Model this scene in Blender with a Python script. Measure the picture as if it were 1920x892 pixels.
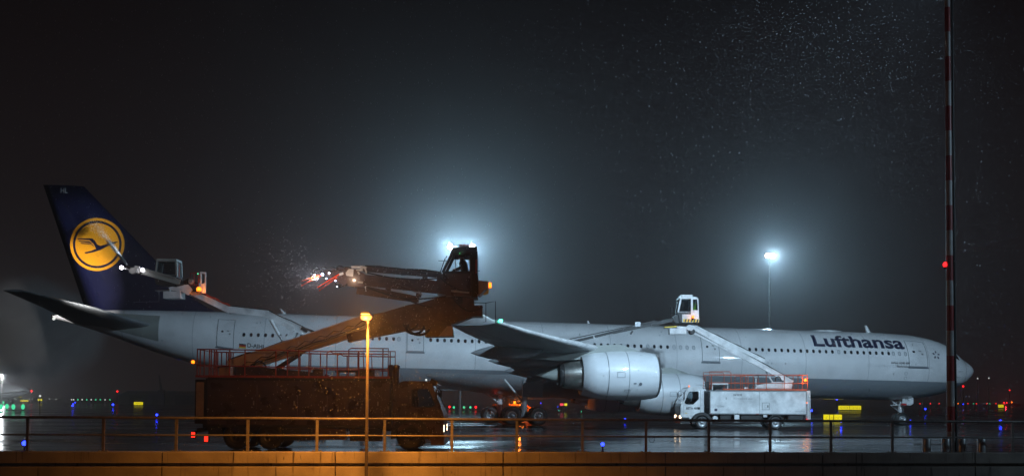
import bpy, bmesh, math, random
from mathutils import Vector, Matrix
random.seed(7)
R = math.radians
for o in list(bpy.data.objects): bpy.data.objects.remove(o)
S = bpy.context.scene
COL = S.collection

# ------------------------------------------------------------------ camera
FPX, W, H = 2000.0, 1920.0, 892.0
CAMH, PITCH, ROLL, HORIZ = 1.9, R(2.0), R(-0.37), 749.0
cam_d = bpy.data.cameras.new('camera'); cam = bpy.data.objects.new('camera', cam_d); COL.objects.link(cam)
S.camera = cam
cam_d.sensor_fit = 'HORIZONTAL'; cam_d.sensor_width = 36.0; cam_d.lens = 36.0*FPX/W
SH = (HORIZ-H/2) - FPX*math.tan(PITCH)
cam_d.shift_y = SH/W
cam_d.clip_start, cam_d.clip_end = 0.5, 6000
CR = (Matrix.Rotation(R(90)+PITCH, 4, 'X') @ Matrix.Rotation(-ROLL, 4, 'Z'))
cam.matrix_world = Matrix.Translation((0, 0, CAMH)) @ CR
CI = (Matrix.Translation((0, 0, CAMH)) @ CR).inverted()

def ray(u, v):
    return CR.to_3x3() @ Vector(((u-W/2)/FPX, (H/2-v+SH)/FPX, -1.0))
def at(u, v, Y):                     # the point seen at (u, v) on the vertical plane y = Y
    d = ray(u, v); k = Y/d.y
    return Vector((d.x*k, Y, CAMH+d.z*k))
def ground(u, v, z=0.0):             # the point seen at (u, v) on the level z
    d = ray(u, v); k = (z-CAMH)/d.z
    return Vector((d.x*k, d.y*k, z))
def proj(p):
    q = CI @ Vector(p)
    return (W/2+FPX*q.x/-q.z, H/2+SH-FPX*q.y/-q.z)

# ------------------------------------------------------------------ world, exposure
wd = bpy.data.worlds.new('World'); S.world = wd; wd.use_nodes = True
nt = wd.node_tree; bgn = nt.nodes['Background']
tcw = nt.nodes.new('ShaderNodeTexCoord'); sx = nt.nodes.new('ShaderNodeSeparateXYZ')
rp = nt.nodes.new('ShaderNodeValToRGB')
nt.links.new(tcw.outputs['Generated'], sx.inputs[0]); nt.links.new(sx.outputs['Z'], rp.inputs[0])
nt.links.new(rp.outputs[0], bgn.inputs[0])
rp.color_ramp.elements[0].position = 0.0; rp.color_ramp.elements[0].color = (.0130, .0092, .0094, 1)
rp.color_ramp.elements[1].position = 0.42; rp.color_ramp.elements[1].color = (.0020, .0013, .0015, 1)
e = rp.color_ramp.elements.new(0.16); e.color = (.0090, .0062, .0065, 1)
bgn.inputs[1].default_value = 1.0
S.view_settings.view_transform = 'Standard'; S.view_settings.look = 'None'
S.view_settings.exposure = 0.0; S.view_settings.gamma = 1.0
S.render.engine = 'CYCLES'
cy = S.cycles
cy.use_denoising = True
cy.max_bounces = 6; cy.diffuse_bounces = 2; cy.glossy_bounces = 3; cy.transmission_bounces = 4
cy.transparent_max_bounces = 12; cy.volume_bounces = 0
cy.sample_clamp_indirect = 3.0; cy.sample_clamp_direct = 0.0
cy.caustics_reflective = False; cy.caustics_refractive = False
cy.use_light_tree = True; cy.denoising_prefilter = 'ACCURATE'

# ------------------------------------------------------------------ the big apron lights
def lamp(kind, name, loc, power, color, parent=None, radius=.2, aim=None, cone=None, blend=.6):
    d = bpy.data.lights.new(name, kind); d.energy = power; d.color = color
    d.shadow_soft_size = radius
    o = bpy.data.objects.new(name, d); COL.objects.link(o); o.location = loc
    if kind == 'SPOT':
        d.spot_size = cone; d.spot_blend = blend
    if aim is not None:
        o.rotation_euler = (Vector(aim)-Vector(loc)).to_track_quat('-Z', 'Y').to_euler()
    if parent is not None:
        o.parent = parent; o.matrix_parent_inverse = rootmat(parent).inverted()
    return o
def rootmat(o):
    m = Matrix.LocRotScale(o.location, o.rotation_euler, o.scale)
    return rootmat(o.parent) @ m if o.parent else m

COOL = (.54, .78, 1.0); FLOODC = (.48, .79, 1.0); SODIUM = (1.0, .34, .045)
P_FRONT, P_RIGHT, P_BACK_A, P_BACK_B = 54000, 40000, 19000, 14500
P_SODIUM = 2900
HAZE = .0014

# ------------------------------------------------------------------ materials
M = {}
def mat(name, col, rough=.5, metal=0., var=.15, scale=3., bump=0., coat=0., bscale=40., spec=.5, rvar=.0):
    m = bpy.data.materials.new(name); m.use_nodes = True; M[name] = m
    n = m.node_tree; b = n.nodes['Principled BSDF']
    b.inputs['Roughness'].default_value = rough; b.inputs['Metallic'].default_value = metal
    b.inputs['Specular IOR Level'].default_value = spec
    b.inputs['Coat Weight'].default_value = coat; b.inputs['Coat Roughness'].default_value = .045
    tc = n.nodes.new('ShaderNodeTexCoord')
    if var > 0:
        nz = n.nodes.new('ShaderNodeTexNoise'); nz.inputs['Scale'].default_value = scale; nz.inputs['Detail'].default_value = 5
        cr = n.nodes.new('ShaderNodeValToRGB')
        cr.color_ramp.elements[0].position = .3; cr.color_ramp.elements[1].position = .75
        cr.color_ramp.elements[0].color = tuple(c*(1-var) for c in col)+(1,)
        cr.color_ramp.elements[1].color = tuple(min(1, c*(1+var*.5)) for c in col)+(1,)
        n.links.new(tc.outputs['Object'], nz.inputs['Vector']); n.links.new(nz.outputs['Fac'], cr.inputs[0])
        n.links.new(cr.outputs[0], b.inputs['Base Color'])
        if rvar:
            mr = n.nodes.new('ShaderNodeMapRange'); mr.inputs[1].default_value = .3; mr.inputs[2].default_value = .7
            mr.inputs[3].default_value = max(.03, rough-rvar); mr.inputs[4].default_value = rough+rvar
            n.links.new(nz.outputs['Fac'], mr.inputs[0]); n.links.new(mr.outputs[0], b.inputs['Roughness'])
    else:
        b.inputs['Base Color'].default_value = tuple(col)+(1,)
    if bump > 0:
        n2 = n.nodes.new('ShaderNodeTexNoise'); n2.inputs['Scale'].default_value = bscale; n2.inputs['Detail'].default_value = 4
        bp = n.nodes.new('ShaderNodeBump'); bp.inputs['Strength'].default_value = bump; bp.inputs['Distance'].default_value = .02
        n.links.new(tc.outputs['Object'], n2.inputs['Vector']); n.links.new(n2.outputs['Fac'], bp.inputs['Height'])
        n.links.new(bp.outputs[0], b.inputs['Normal'])
    return m
def glow(name, col, strength, sample=False):
    m = bpy.data.materials.new(name); m.use_nodes = True; M[name] = m
    n = m.node_tree; b = n.nodes['Principled BSDF']
    b.inputs['Base Color'].default_value = (.05, .05, .05, 1)
    b.inputs['Emission Color'].default_value = tuple(col)+(1,); b.inputs['Emission Strength'].default_value = strength
    m.cycles.emission_sampling = 'FRONT' if sample else 'NONE'
    return m
def glass(name, tint, refl=1.0):
    m = bpy.data.materials.new(name); m.use_nodes = True; M[name] = m
    n = m.node_tree; n.nodes.remove(n.nodes['Principled BSDF']); out = n.nodes['Material Output']
    t = n.nodes.new('ShaderNodeBsdfTransparent'); t.inputs[0].default_value = tuple(tint)+(1,)
    g = n.nodes.new('ShaderNodeBsdfGlossy'); g.inputs['Roughness'].default_value = .06
    f = n.nodes.new('ShaderNodeFresnel'); f.inputs[0].default_value = 1.45
    mx = n.nodes.new('ShaderNodeMixShader')
    n.links.new(f.outputs[0], mx.inputs[0]); n.links.new(t.outputs[0], mx.inputs[1]); n.links.new(g.outputs[0], mx.inputs[2])
    n.links.new(mx.outputs[0], out.inputs[0])
    return m

mat('rubber', (.012, .012, .012), .55, var=.3, scale=8)
mat('rim_metal', (.45, .47, .48), .35, .6, var=.3, scale=10)
mat('steel', (.35, .36, .37), .35, .8, var=.25, scale=6)
mat('dark_steel', (.035, .034, .034), .45, .3, var=.4, scale=5)
mat('chassis_black', (.018, .017, .017), .5, var=.4, scale=4)
mat('white_metal', (.72, .73, .73), .38, var=.34, scale=1.8, coat=.3, rvar=.08)
mat('brown_body', (.080, .045, .036), .32, var=.45, scale=2.2, bump=.05, coat=.5, bscale=16, rvar=.1)
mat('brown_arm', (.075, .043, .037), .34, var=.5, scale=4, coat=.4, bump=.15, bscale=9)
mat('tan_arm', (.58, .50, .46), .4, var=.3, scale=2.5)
mat('pinkish_panel', (.42, .36, .36), .45, var=.25, scale=3)
mat('red_rail', (.42, .045, .02), .4, var=.35, scale=6)
mat('orange_rail', (.52, .085, .025), .4, var=.25, scale=6)
mat('blue_paint', (.0055, .0065, .026), .28, var=.15, scale=.6, coat=.4)
mat('yellow_paint', (.60, .235, .007), .32, var=.12, scale=.8, coat=.3)
mat('letter_blue', (.012, .012, .045), .35, var=.1)
mat('letter_dark', (.02, .02, .025), .4, var=.1)
mat('letter_pale', (.55, .55, .58), .4, var=.1)
mat('window_dark', (.010, .009, .012), .12, var=.2, spec=.6)
mat('plug_grey', (.50, .52, .54), .3, var=.1)
mat('seam_grey', (.14, .16, .18), .5, var=.1)
mat('wing_grey', (.20, .215, .225), .38, var=.2, scale=.7, rvar=.1)
mat('belly_fairing', (.23, .245, .255), .4, var=.2, scale=.6)
mat('nacelle_white', (.70, .73, .75), .42, var=.08, scale=.9, coat=.8)
mat('olive_grey', (.27, .29, .27), .45, var=.2, scale=1)
mat('core_metal', (.42, .41, .38), .3, .85, var=.35, scale=2.5)
mat('hazard_yellow', (.75, .52, .01), .45, var=.15)
mat('hazard_black', (.012, .012, .012), .5, var=.1)
mat('flag_red', (.45, .02, .02), .5, var=.05); mat('flag_gold', (.65, .40, .02), .5, var=.05)
mat('post_paint', (.085, .075, .07), .45, .2, var=.3, scale=7)
mat('galvanised', (.30, .28, .26), .42, .35, var=.35, scale=7)
mat('mast_red', (.30, .018, .018), .4, var=.25, scale=3)
mat('mast_white', (.45, .44, .44), .4, var=.25, scale=3)
mat('skin', (.42, .25, .18), .55, var=.1); mat('dark_cloth', (.02, .02, .025), .8, var=.3, scale=12)
mat('hivis', (.35, .75, .03), .7, var=.15, scale=9)
mat('hair', (.03, .02, .015), .6, var=.2)
mat('seat_cloth', (.03, .03, .035), .8, var=.2)
mat('building_dark', (.10, .095, .095), .8, var=.2, scale=.2)
mat('sign_black', (.02, .02, .02), .5, var=.1)
glass('cab_glass', (.90, .93, .94)); glass('tinted_glass', (.50, .56, .58))
glow('flood_face', (.78, .93, 1.0), 60); glow('flood_warm', (1.0, .75, .5), 14)
glow('sodium_face', (1.0, .37, .075), 2.6)
glow('blue_bulb', (.014, .03, 1.0), 9, False); glow('green_bulb', (.06, .75, .35), 1.3, False)
glow('red_bulb', (1.0, .012, .014), 4, False); glow('amber_bulb', (1.0, .17, .006), 4, False)
glow('white_bulb', (.95, 1.0, .95), .9); glow('work_light', (.96, .90, 1.0), 12, False)
glow('worklight_blue', (.62, .72, 1.0), 10, False)
glow('sign_yellow', (1.0, .86, .01), .95); glow('tail_lamp', (1.0, .02, .01), 3, False)
glow('head_lamp', (1.0, .72, .45), 6, False); glow('green_nav', (.05, 1.0, .50), 12, False)
glow('cabin_led', (.1, 1.0, .3), 1.2); glow('red_sign', (1.0, .06, .10), 1.2)
glow('beacon_dim', (1.0, .03, .02), .08)

# aircraft paint: white above, a grey belly below a painted line, faint panel joints
m = mat('aircraft_paint', (.72, .73, .74), .42, var=.17, scale=.55, rvar=.06, coat=.9)
n = m.node_tree; b = n.nodes['Principled BSDF']
old = b.inputs['Base Color'].links[0].from_socket
tc = n.nodes.new('ShaderNodeTexCoord'); sp = n.nodes.new('ShaderNodeSeparateXYZ'); n.links.new(tc.outputs['Object'], sp.inputs[0])
gt = n.nodes.new('ShaderNodeMath'); gt.operation = 'LESS_THAN'; gt.inputs[1].default_value = -1.22; n.links.new(sp.outputs['Z'], gt.inputs[0])
gx = n.nodes.new('ShaderNodeMath'); gx.operation = 'GREATER_THAN'; gx.inputs[1].default_value = -57.; n.links.new(sp.outputs['X'], gx.inputs[0])
ml = n.nodes.new('ShaderNodeMath'); ml.operation = 'MULTIPLY'; n.links.new(gt.outputs[0], ml.inputs[0]); n.links.new(gx.outputs[0], ml.inputs[1])
mx = n.nodes.new('ShaderNodeMix'); mx.data_type = 'RGBA'; n.links.new(ml.outputs[0], mx.inputs['Factor'])
n.links.new(old, mx.inputs['A']); mx.inputs['B'].default_value = (.22, .245, .265, 1)
wv = n.nodes.new('ShaderNodeMath'); wv.operation = 'PINGPONG'; wv.inputs[1].default_value = 2.665; n.links.new(sp.outputs['X'], wv.inputs[0])
ln = n.nodes.new('ShaderNodeMath'); ln.operation = 'LESS_THAN'; ln.inputs[1].default_value = .026; n.links.new(wv.outputs[0], ln.inputs[0])
m2 = n.nodes.new('ShaderNodeMix'); m2.data_type = 'RGBA'
lf = n.nodes.new('ShaderNodeMath'); lf.operation = 'MULTIPLY'; lf.inputs[1].default_value = .5; n.links.new(ln.outputs[0], lf.inputs[0])
n.links.new(lf.outputs[0], m2.inputs['Factor']); n.links.new(mx.outputs['Result'], m2.inputs['A']); m2.inputs['B'].default_value = (.2, .22, .24, 1)
n.links.new(m2.outputs['Result'], b.inputs['Base Color'])

# wet apron: dark asphalt under a film of water, rough where it has drained, mirror smooth in the puddles
m = bpy.data.materials.new('wet_asphalt'); m.use_nodes = True; M['wet_asphalt'] = m
n = m.node_tree; b = n.nodes['Principled BSDF']
tc = n.nodes.new('ShaderNodeTexCoord')
mp = n.nodes.new('ShaderNodeMapping'); mp.inputs['Scale'].default_value = (.07, .22, 1); n.links.new(tc.outputs['Object'], mp.inputs[0])
n1 = n.nodes.new('ShaderNodeTexNoise'); n1.inputs['Scale'].default_value = 1.0; n1.inputs['Detail'].default_value = 7; n1.inputs['Roughness'].default_value = .6
n.links.new(mp.outputs[0], n1.inputs['Vector'])
mr = n.nodes.new('ShaderNodeMapRange'); mr.inputs[1].default_value = .40; mr.inputs[2].default_value = .62
mr.inputs[3].default_value = .08; mr.inputs[4].default_value = .30; n.links.new(n1.outputs['Fac'], mr.inputs[0])
n.links.new(mr.outputs[0], b.inputs['Roughness'])
cr = n.nodes.new('ShaderNodeValToRGB'); cr.color_ramp.elements[0].color = (.016, .016, .018, 1); cr.color_ramp.elements[1].color = (.05, .048, .048, 1)
n.links.new(n1.outputs['Fac'], cr.inputs[0]); n.links.new(cr.outputs[0], b.inputs['Base Color'])
mp2 = n.nodes.new('ShaderNodeMapping'); mp2.inputs['Scale'].default_value = (.5, 2.2, 1); n.links.new(tc.outputs['Object'], mp2.inputs[0])
n2 = n.nodes.new('ShaderNodeTexNoise'); n2.inputs['Scale'].default_value = 1.0; n2.inputs['Detail'].default_value = 5; n.links.new(mp2.outputs[0], n2.inputs['Vector'])
bp = n.nodes.new('ShaderNodeBump'); bp.inputs['Strength'].default_value = .16; bp.inputs['Distance'].default_value = .012
n.links.new(n2.outputs['Fac'], bp.inputs['Height']); n.links.new(bp.outputs[0], b.inputs['Normal'])
b.inputs['Specular IOR Level'].default_value = .6

# stained concrete: drip marks run down from the upper edge
m = mat('wall_concrete', (.36, .33, .29), .7, var=.3, scale=1.4, bump=.25, bscale=14)
n = m.node_tree; b = n.nodes['Principled BSDF']; old = b.inputs['Base Color'].links[0].from_socket
tc = n.nodes.new('ShaderNodeTexCoord'); mp = n.nodes.new('ShaderNodeMapping'); mp.inputs['Scale'].default_value = (9, 9, .6)
n.links.new(tc.outputs['Object'], mp.inputs[0])
nz = n.nodes.new('ShaderNodeTexNoise'); nz.inputs['Scale'].default_value = 1.; nz.inputs['Detail'].default_value = 3; n.links.new(mp.outputs[0], nz.inputs['Vector'])
sp = n.nodes.new('ShaderNodeSeparateXYZ'); n.links.new(tc.outputs['Object'], sp.inputs[0])
zr = n.nodes.new('ShaderNodeMapRange'); zr.inputs[1].default_value = -.35; zr.inputs[2].default_value = .12; zr.inputs[3].default_value = -.35; zr.inputs[4].default_value = .16
n.links.new(sp.outputs['Z'], zr.inputs[0])
ad = n.nodes.new('ShaderNodeMath'); ad.operation = 'ADD'; n.links.new(nz.outputs['Fac'], ad.inputs[0]); n.links.new(zr.outputs[0], ad.inputs[1])
st = n.nodes.new('ShaderNodeMapRange'); st.inputs[1].default_value = .76; st.inputs[2].default_value = .92; n.links.new(ad.outputs[0], st.inputs[0])
mx = n.nodes.new('ShaderNodeMix'); mx.data_type = 'RGBA'; n.links.new(st.outputs[0], mx.inputs['Factor'])
n.links.new(old, mx.inputs['A']); mx.inputs['B'].default_value = (.045, .035, .03, 1); n.links.new(mx.outputs['Result'], b.inputs['Base Color'])

# ------------------------------------------------------------------ mesh helpers
class MB:
    def __init__(s, m=None): s.v = []; s.f = []; s.fm = []; s.fs = []; s.m = m
    def use(s, m): s.m = m; return s
    def add(s, vs, fs, smooth=False):
        o = len(s.v); s.v += [Vector(p) for p in vs]
        for f in fs: s.f.append(tuple(i+o for i in f)); s.fm.append(s.m); s.fs.append(smooth)
        return s
    def box(s, a, c):
        x0, y0, z0 = (min(a[i], c[i]) for i in range(3)); x1, y1, z1 = (max(a[i], c[i]) for i in range(3))
        return s.add([(x0,y0,z0),(x1,y0,z0),(x1,y1,z0),(x0,y1,z0),(x0,y0,z1),(x1,y0,z1),(x1,y1,z1),(x0,y1,z1)],
                     [(0,3,2,1),(4,5,6,7),(0,1,5,4),(1,2,6,5),(2,3,7,6),(3,0,4,7)])
    def beam(s, p, q, w, h, w2=None, h2=None, up=(0,0,1)):
        p, q = Vector(p), Vector(q); d = (q-p).normalized(); up = Vector(up)
        if abs(d.dot(up)) > .98: up = Vector((1,0,0))
        sd = d.cross(up).normalized(); u = sd.cross(d).normalized()
        w2 = w if w2 is None else w2; h2 = h if h2 is None else h2
        vs = [p+sd*a*w/2+u*c*h/2 for a, c in ((-1,-1),(1,-1),(1,1),(-1,1))]+[q+sd*a*w2/2+u*c*h2/2 for a, c in ((-1,-1),(1,-1),(1,1),(-1,1))]
        return s.add(vs, [(3,2,1,0),(4,5,6,7),(0,1,5,4),(1,2,6,5),(2,3,7,6),(3,0,4,7)])
    def lathe(s, o, d, prof, n=24, smooth=True, cap=True, squash=None):
        o, d = Vector(o), Vector(d).normalized()
        a = d.cross(Vector((0,0,1)))
        if a.length < .05: a = d.cross(Vector((1,0,0)))
        a.normalize(); c = d.cross(a).normalized(); vs = []; fs = []
        for t, r in prof:
            for k in range(n):
                g = 2*math.pi*k/n; vs.append(o+d*t+a*(r*math.cos(g))+c*(r*math.sin(g)))
        for i in range(len(prof)-1):
            for k in range(n):
                j = (k+1) % n; fs.append((i*n+k, i*n+j, (i+1)*n+j, (i+1)*n+k))
        s.add(vs, fs, smooth)
        if cap:
            if prof[0][1] > 1e-4: s.add(vs[:n], [tuple(reversed(range(n)))])
            if prof[-1][1] > 1e-4: s.add(vs[-n:], [tuple(range(n))])
        return s
    def tube(s, pts, r, n=8, r2=None):
        pts = [Vector(p) for p in pts]; r2 = r if r2 is None else r2
        rings = []; m_ = len(pts)
        for i, p in enumerate(pts):
            d = (pts[min(i+1, m_-1)]-pts[max(i-1, 0)]).normalized()
            a = d.cross(Vector((0,0,1)))
            if a.length < .05: a = d.cross(Vector((0,1,0)))
            a.normalize(); c = d.cross(a); rr = r+(r2-r)*i/max(1, m_-1)
            rings.append([p+a*rr*math.cos(2*math.pi*k/n)+c*rr*math.sin(2*math.pi*k/n) for k in range(n)])
        return s.loft(rings, True)
    def loft(s, rings, cap=True, smooth=True, closed=True):
        n = len(rings[0]); vs = [p for r in rings for p in r]; fs = []
        for i in range(len(rings)-1):
            for k in range(n if closed else n-1):
                j = (k+1) % n; fs.append((i*n+k, i*n+j, (i+1)*n+j, (i+1)*n+k))
        s.add(vs, fs, smooth)
        if cap: s.add(rings[0], [tuple(reversed(range(n)))]); s.add(rings[-1], [tuple(range(n))])
        return s
    def prism(s, poly, ext, smooth=False):
        n = len(poly); e_ = Vector(ext); a = [Vector(p) for p in poly]; vs = a+[p+e_ for p in a]
        return s.add(vs, [tuple(reversed(range(n))), tuple(range(n, 2*n))]+[(k, (k+1) % n, (k+1) % n+n, k+n) for k in range(n)], smooth)
    def ball(s, c, r, n=10, m_=7, sz=1.0):
        prof = [(-r*sz*math.cos(math.pi*i/m_), max(1e-5, r*math.sin(math.pi*i/m_))) for i in range(m_+1)]
        return s.lathe(c, (0,0,1), prof, n, True, False)
    def frame(s, outer, inner, ext):          # a plate with an opening: outer and inner loops of equal length
        n = len(outer); e_ = Vector(ext); o1 = [Vector(p) for p in outer]; i1 = [Vector(p) for p in inner]
        vs = o1+i1+[p+e_ for p in o1]+[p+e_ for p in i1]; fs = []
        for k in range(n):
            j = (k+1) % n
            fs += [(k, j, n+j, n+k), (2*n+k, 3*n+k, 3*n+j, 2*n+j), (k, 2*n+k, 2*n+j, j), (n+k, n+j, 3*n+j, 3*n+k)]
        return s.add(vs, fs)
    def build(s, name, parent=None, local=False, loc=None):
        me = bpy.data.meshes.new(name)
        vs = s.v
        if parent is not None and not local:
            inv = rootmat(parent).inverted(); vs = [inv @ p for p in vs]
        me.from_pydata([tuple(p) for p in vs], [], s.f)
        ms = []
        for x in s.fm:
            if x not in ms: ms.append(x)
        for x in ms: me.materials.append(M[x])
        me.polygons.foreach_set('material_index', [ms.index(x) for x in s.fm])
        me.polygons.foreach_set('use_smooth', s.fs); me.update()
        bm = bmesh.new(); bm.from_mesh(me); bmesh.ops.recalc_face_normals(bm, faces=bm.faces); bm.to_mesh(me); bm.free()
        o = bpy.data.objects.new(name, me); COL.objects.link(o)
        if parent is not None: o.parent = parent
        if loc is not None: o.location = loc
        return o
def tag(o, label, cat, group=None):
    o['label'] = label; o['category'] = cat
    if group: o['group'] = group
    return o
def thing(name, label, cat, loc=(0,0,0), rot=(0,0,0), group=None):
    o = bpy.data.objects.new(name, None); COL.objects.link(o); o.location = loc; o.rotation_euler = rot
    o.empty_display_size = .2
    return tag(o, label, cat, group)
def struct(o, kind='structure'): o['kind'] = kind; return o
def again(o, name, parent, loc, rot=None):
    c = o.copy(); COL.objects.link(c); c.parent = parent; c.location = loc
    if rot is not None: c.rotation_euler = rot
    return c
def rrect(w, h, r, n=4):
    pts = []
    for cx, cyy, a0 in ((w/2-r, h/2-r, 0), (-w/2+r, h/2-r, 90), (-w/2+r, -h/2+r, 180), (w/2-r, -h/2+r, 270)):
        for k in range(n+1):
            a = R(a0+90*k/n); pts.append((cx+r*math.cos(a), cyy+r*math.sin(a)))
    return pts
def text_geo(s, bold=.0, cut=None):
    cu = bpy.data.curves.new('t', 'FONT'); cu.body = s; cu.size = 1.0; cu.offset = bold; cu.resolution_u = 4
    o = bpy.data.objects.new('t', cu); COL.objects.link(o); bpy.context.view_layer.update()
    me = o.evaluated_get(bpy.context.evaluated_depsgraph_get()).to_mesh()
    bm = bmesh.new(); bm.from_mesh(me)
    bmesh.ops.remove_doubles(bm, verts=bm.verts, dist=1e-5)
    if cut:
        y = -0.4
        while y < 1.2:
            bmesh.ops.bisect_plane(bm, geom=bm.verts[:]+bm.edges[:]+bm.faces[:], plane_co=(0, y, 0), plane_no=(0, 1, 0)); y += cut
    bm.verts.ensure_lookup_table()
    v = [(p.co.x, p.co.y) for p in bm.verts]; f = [tuple(q.index for q in fc.verts) for fc in bm.faces]
    bm.free(); o.evaluated_get(bpy.context.evaluated_depsgraph_get()).to_mesh_clear()
    bpy.data.objects.remove(o); bpy.data.curves.remove(cu)
    x0, x1 = min(p[0] for p in v), max(p[0] for p in v)
    cap = .729
    return [((p[0]-x0)/(x1-x0), p[1]/cap) for p in v], f
def flat_text(s, material, p0, right, up, width, cap, out, bold=0.):
    v, f = text_geo(s, bold); p0, right, up, out = Vector(p0), Vector(right), Vector(up), Vector(out)
    mb = MB(material); mb.add([p0+right*(x*width)+up*(y*cap)+out for x, y in v], f); return mb

# ================================================================== THE SETTING
WK = .105
def WLN(x, off=0., z=0.): return Vector((x, 36.04+WK*x+off, z))      # the line of the apron's edge wall
def wl_at(u, v=846.):                                                 # x on that line under the picture column u
    d = ray(u, v); k = d.x/d.y
    return 36.04/(1-WK*k)*k
mb = MB('wet_asphalt'); far = 2500
mb.add([WLN(-900, .2), WLN(900, .2), (far, far, 0), (-far, far, 0)], [(0, 1, 2, 3)])
struct(mb.build('apron_ground'))
mb = MB('wet_asphalt'); mb.add([(-900, -300, -3.2), (900, -300, -3.2), WLN(900, .1, -3.2), WLN(-900, .1, -3.2)], [(0, 1, 2, 3)])
struct(mb.build('lower_road'))

# retaining wall: an upper course of beams, a recessed joint, a lower course of panels
root = thing('retaining_wall', 'low stained concrete wall along the edge of the apron under the railing', 'wall', WLN(0, 0, -3.2))
mb = MB('wall_concrete'); mb.prism([WLN(-60, -.02, -3.2), WLN(-60, -.02, .10), WLN(-60, .2, .10), WLN(-60, .2, -3.2)], WLN(60)-WLN(-60)); mb.build('wall_core', root)
xj = wl_at(631); xs = [xj+5.52*k for k in range(-6, 7)]
for i in range(len(xs)-1):
    a, c = xs[i]+.02, xs[i+1]-.02; d = WLN(c)-WLN(a)
    jit = random.uniform(-.006, .006)
    mb = MB('wall_concrete')
    mb.prism([WLN(a, -.20+jit, -.21), WLN(a, -.20+jit, .135), WLN(a, -.18+jit, .15), WLN(a, .18, .15), WLN(a, .20, .135), WLN(a, .20, -.21)], d); mb.build('wall_panel', root)
    mb = MB('wall_concrete')
    mb.prism([WLN(a, -.22+jit, -3.2), WLN(a, -.22+jit, -.345), WLN(a, -.20+jit, -.33), WLN(a, -.022, -.33), WLN(a, -.022, -3.2)], d); mb.build('lower_panel', root)

# railing on the wall
root = thing('railing', 'long two-bar galvanised metal railing standing on the concrete wall', 'railing', WLN(0, 0, .15))
posts_u = [-97, 51, 193, 330, 464, 594, 721, 847, 969, 1092, 1211, 1329, 1444, 1558, 1673, 1787, 1899, 2010]
mb = MB('galvanised'); mb.tube([WLN(x, 0, 1.24+random.uniform(-.006, .006)) for x in range(-24, 27, 2)], .043, 8); mb.build('top_rail', root)
mb = MB('galvanised'); mb.tube([WLN(x, 0, .68+random.uniform(-.006, .006)) for x in range(-24, 27, 2)], .028, 8); mb.build('middle_rail', root)
pm = MB('galvanised'); pm.beam((0, 0, .012), (0, 0, 1.06), .09, .05, up=(0, 1, 0))
pm.box((-.19, -.09, 0), (.19, .09, .014)); pm.tube([(-.13, 0, .014), (-.13, 0, .055)], .02, 6); pm.tube([(.13, 0, .014), (.13, 0, .055)], .02, 6)
p0 = None
for u in posts_u:
    x = wl_at(u); l = rootmat(root).inverted() @ WLN(x, 0, .152)
    if p0 is None: p0 = pm.build('post', root, True, l)
    else: again(p0, 'post', root, l, (R(random.uniform(-.5, .5)), R(random.uniform(-.4, .4)), 0))
for u in (209, 1222, 1458):
    x = wl_at(u); mb = MB('dark_steel')
    mb.tube([WLN(x-.09, 0, .66), WLN(x-.10, 0, .56), WLN(x-.05, 0, .49), WLN(x+.05, 0, .49), WLN(x+.10, 0, .56), WLN(x+.09, 0, .66)], .012, 6); mb.build('wire_loop', root)

# orange street lamp in front of the wall
q = at(690, 600, 33.0); lx = q.x; lz = q.z
root = thing('street_lamp', 'street lamp on a slim pole with a lit orange sodium head', 'street lamp', (lx, 33, -3.2))
mb = MB('post_paint'); mb.lathe((lx, 33, -3.2), (0, 0, 1), [(0, .10), (.9, .10), (.95, .058), (lz+3.2-.05, .042)], 12); mb.build('pole', root)
mb = MB('galvanised'); mb.beam((lx, 33.22, lz+.12), (lx, 32.30, lz+.17), .30, .07, .26, .05); mb.tube([(lx, 33, lz-.1), (lx, 33, lz+.09)], .05, 8); mb.build('lamp_hood', root)
mb = MB('sodium_face'); mb.lathe((lx, 32.62, lz+.10), (0, 0, -1), [(0, .17), (.05, .175), (.11, .14), (.14, .05)], 16); mb.build('lamp_lens', root)
lamp('SPOT', 'sodium_light', (lx, 32.55, lz-.10), P_SODIUM, SODIUM, root, .10, (lx, 33.0, 0), R(126), .9).scale = (2.2, 1, 1)
lamp('POINT', 'sodium_light', (lx, 32.30, lz-.12), 320, SODIUM, root, .10)

# red and white mast beside the apron, floodlights on its head above the picture
q = at(1783, 822, 39.0); mx_, my_ = q.x, 39.0
HEAD = 19.6
root = thing('floodlight_mast', 'tall red and white banded mast with a red warning lamp behind the railing', 'mast', (mx_, my_, 0))
zb = [0.0, .85]
while zb[-1] < HEAD: zb.append(zb[-1]+.92)
zb[-1] = HEAD
for i in range(len(zb)-1):
    mb = MB('mast_white' if i % 2 == 0 else 'mast_red')
    r_ = lambda z: .145-.003*z
    mb.lathe((mx_-.0005*zb[i], my_, zb[i]), (-.0005, 0, 1), [(0, r_(zb[i])), (zb[i+1]-zb[i], r_(zb[i+1]))], 14, True, i == len(zb)-2); mb.build('mast_band', root)
mb = MB('dark_steel'); mb.tube([(mx_+.17-.0005*z_, my_-.02, z_) for z_ in (0, 1.2, 2.0, 6, 12, HEAD)], .065, 8, .03); mb.build('cable_conduit', root)
q = at(1772, 496, my_); mb = MB('dark_steel'); mb.tube([(q.x, my_, q.z-.16), (q.x, my_, q.z-.06)], .045, 8); mb.beam((q.x, my_, q.z-.12), (q.x+.22, my_, q.z-.12), .03, .03); wl = mb.build('warning_lamp', root)
mb = MB('red_bulb'); mb.ball((q.x, my_, q.z), .075, 10, 7, 1.3); mb.build('bulb', wl)
hx = mx_-.0005*HEAD
mb = MB('dark_steel'); mb.beam((hx-1.1, my_, HEAD+.03), (hx+1.1, my_, HEAD+.03), .1, .06); mb.build('cross_arm', root)
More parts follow.
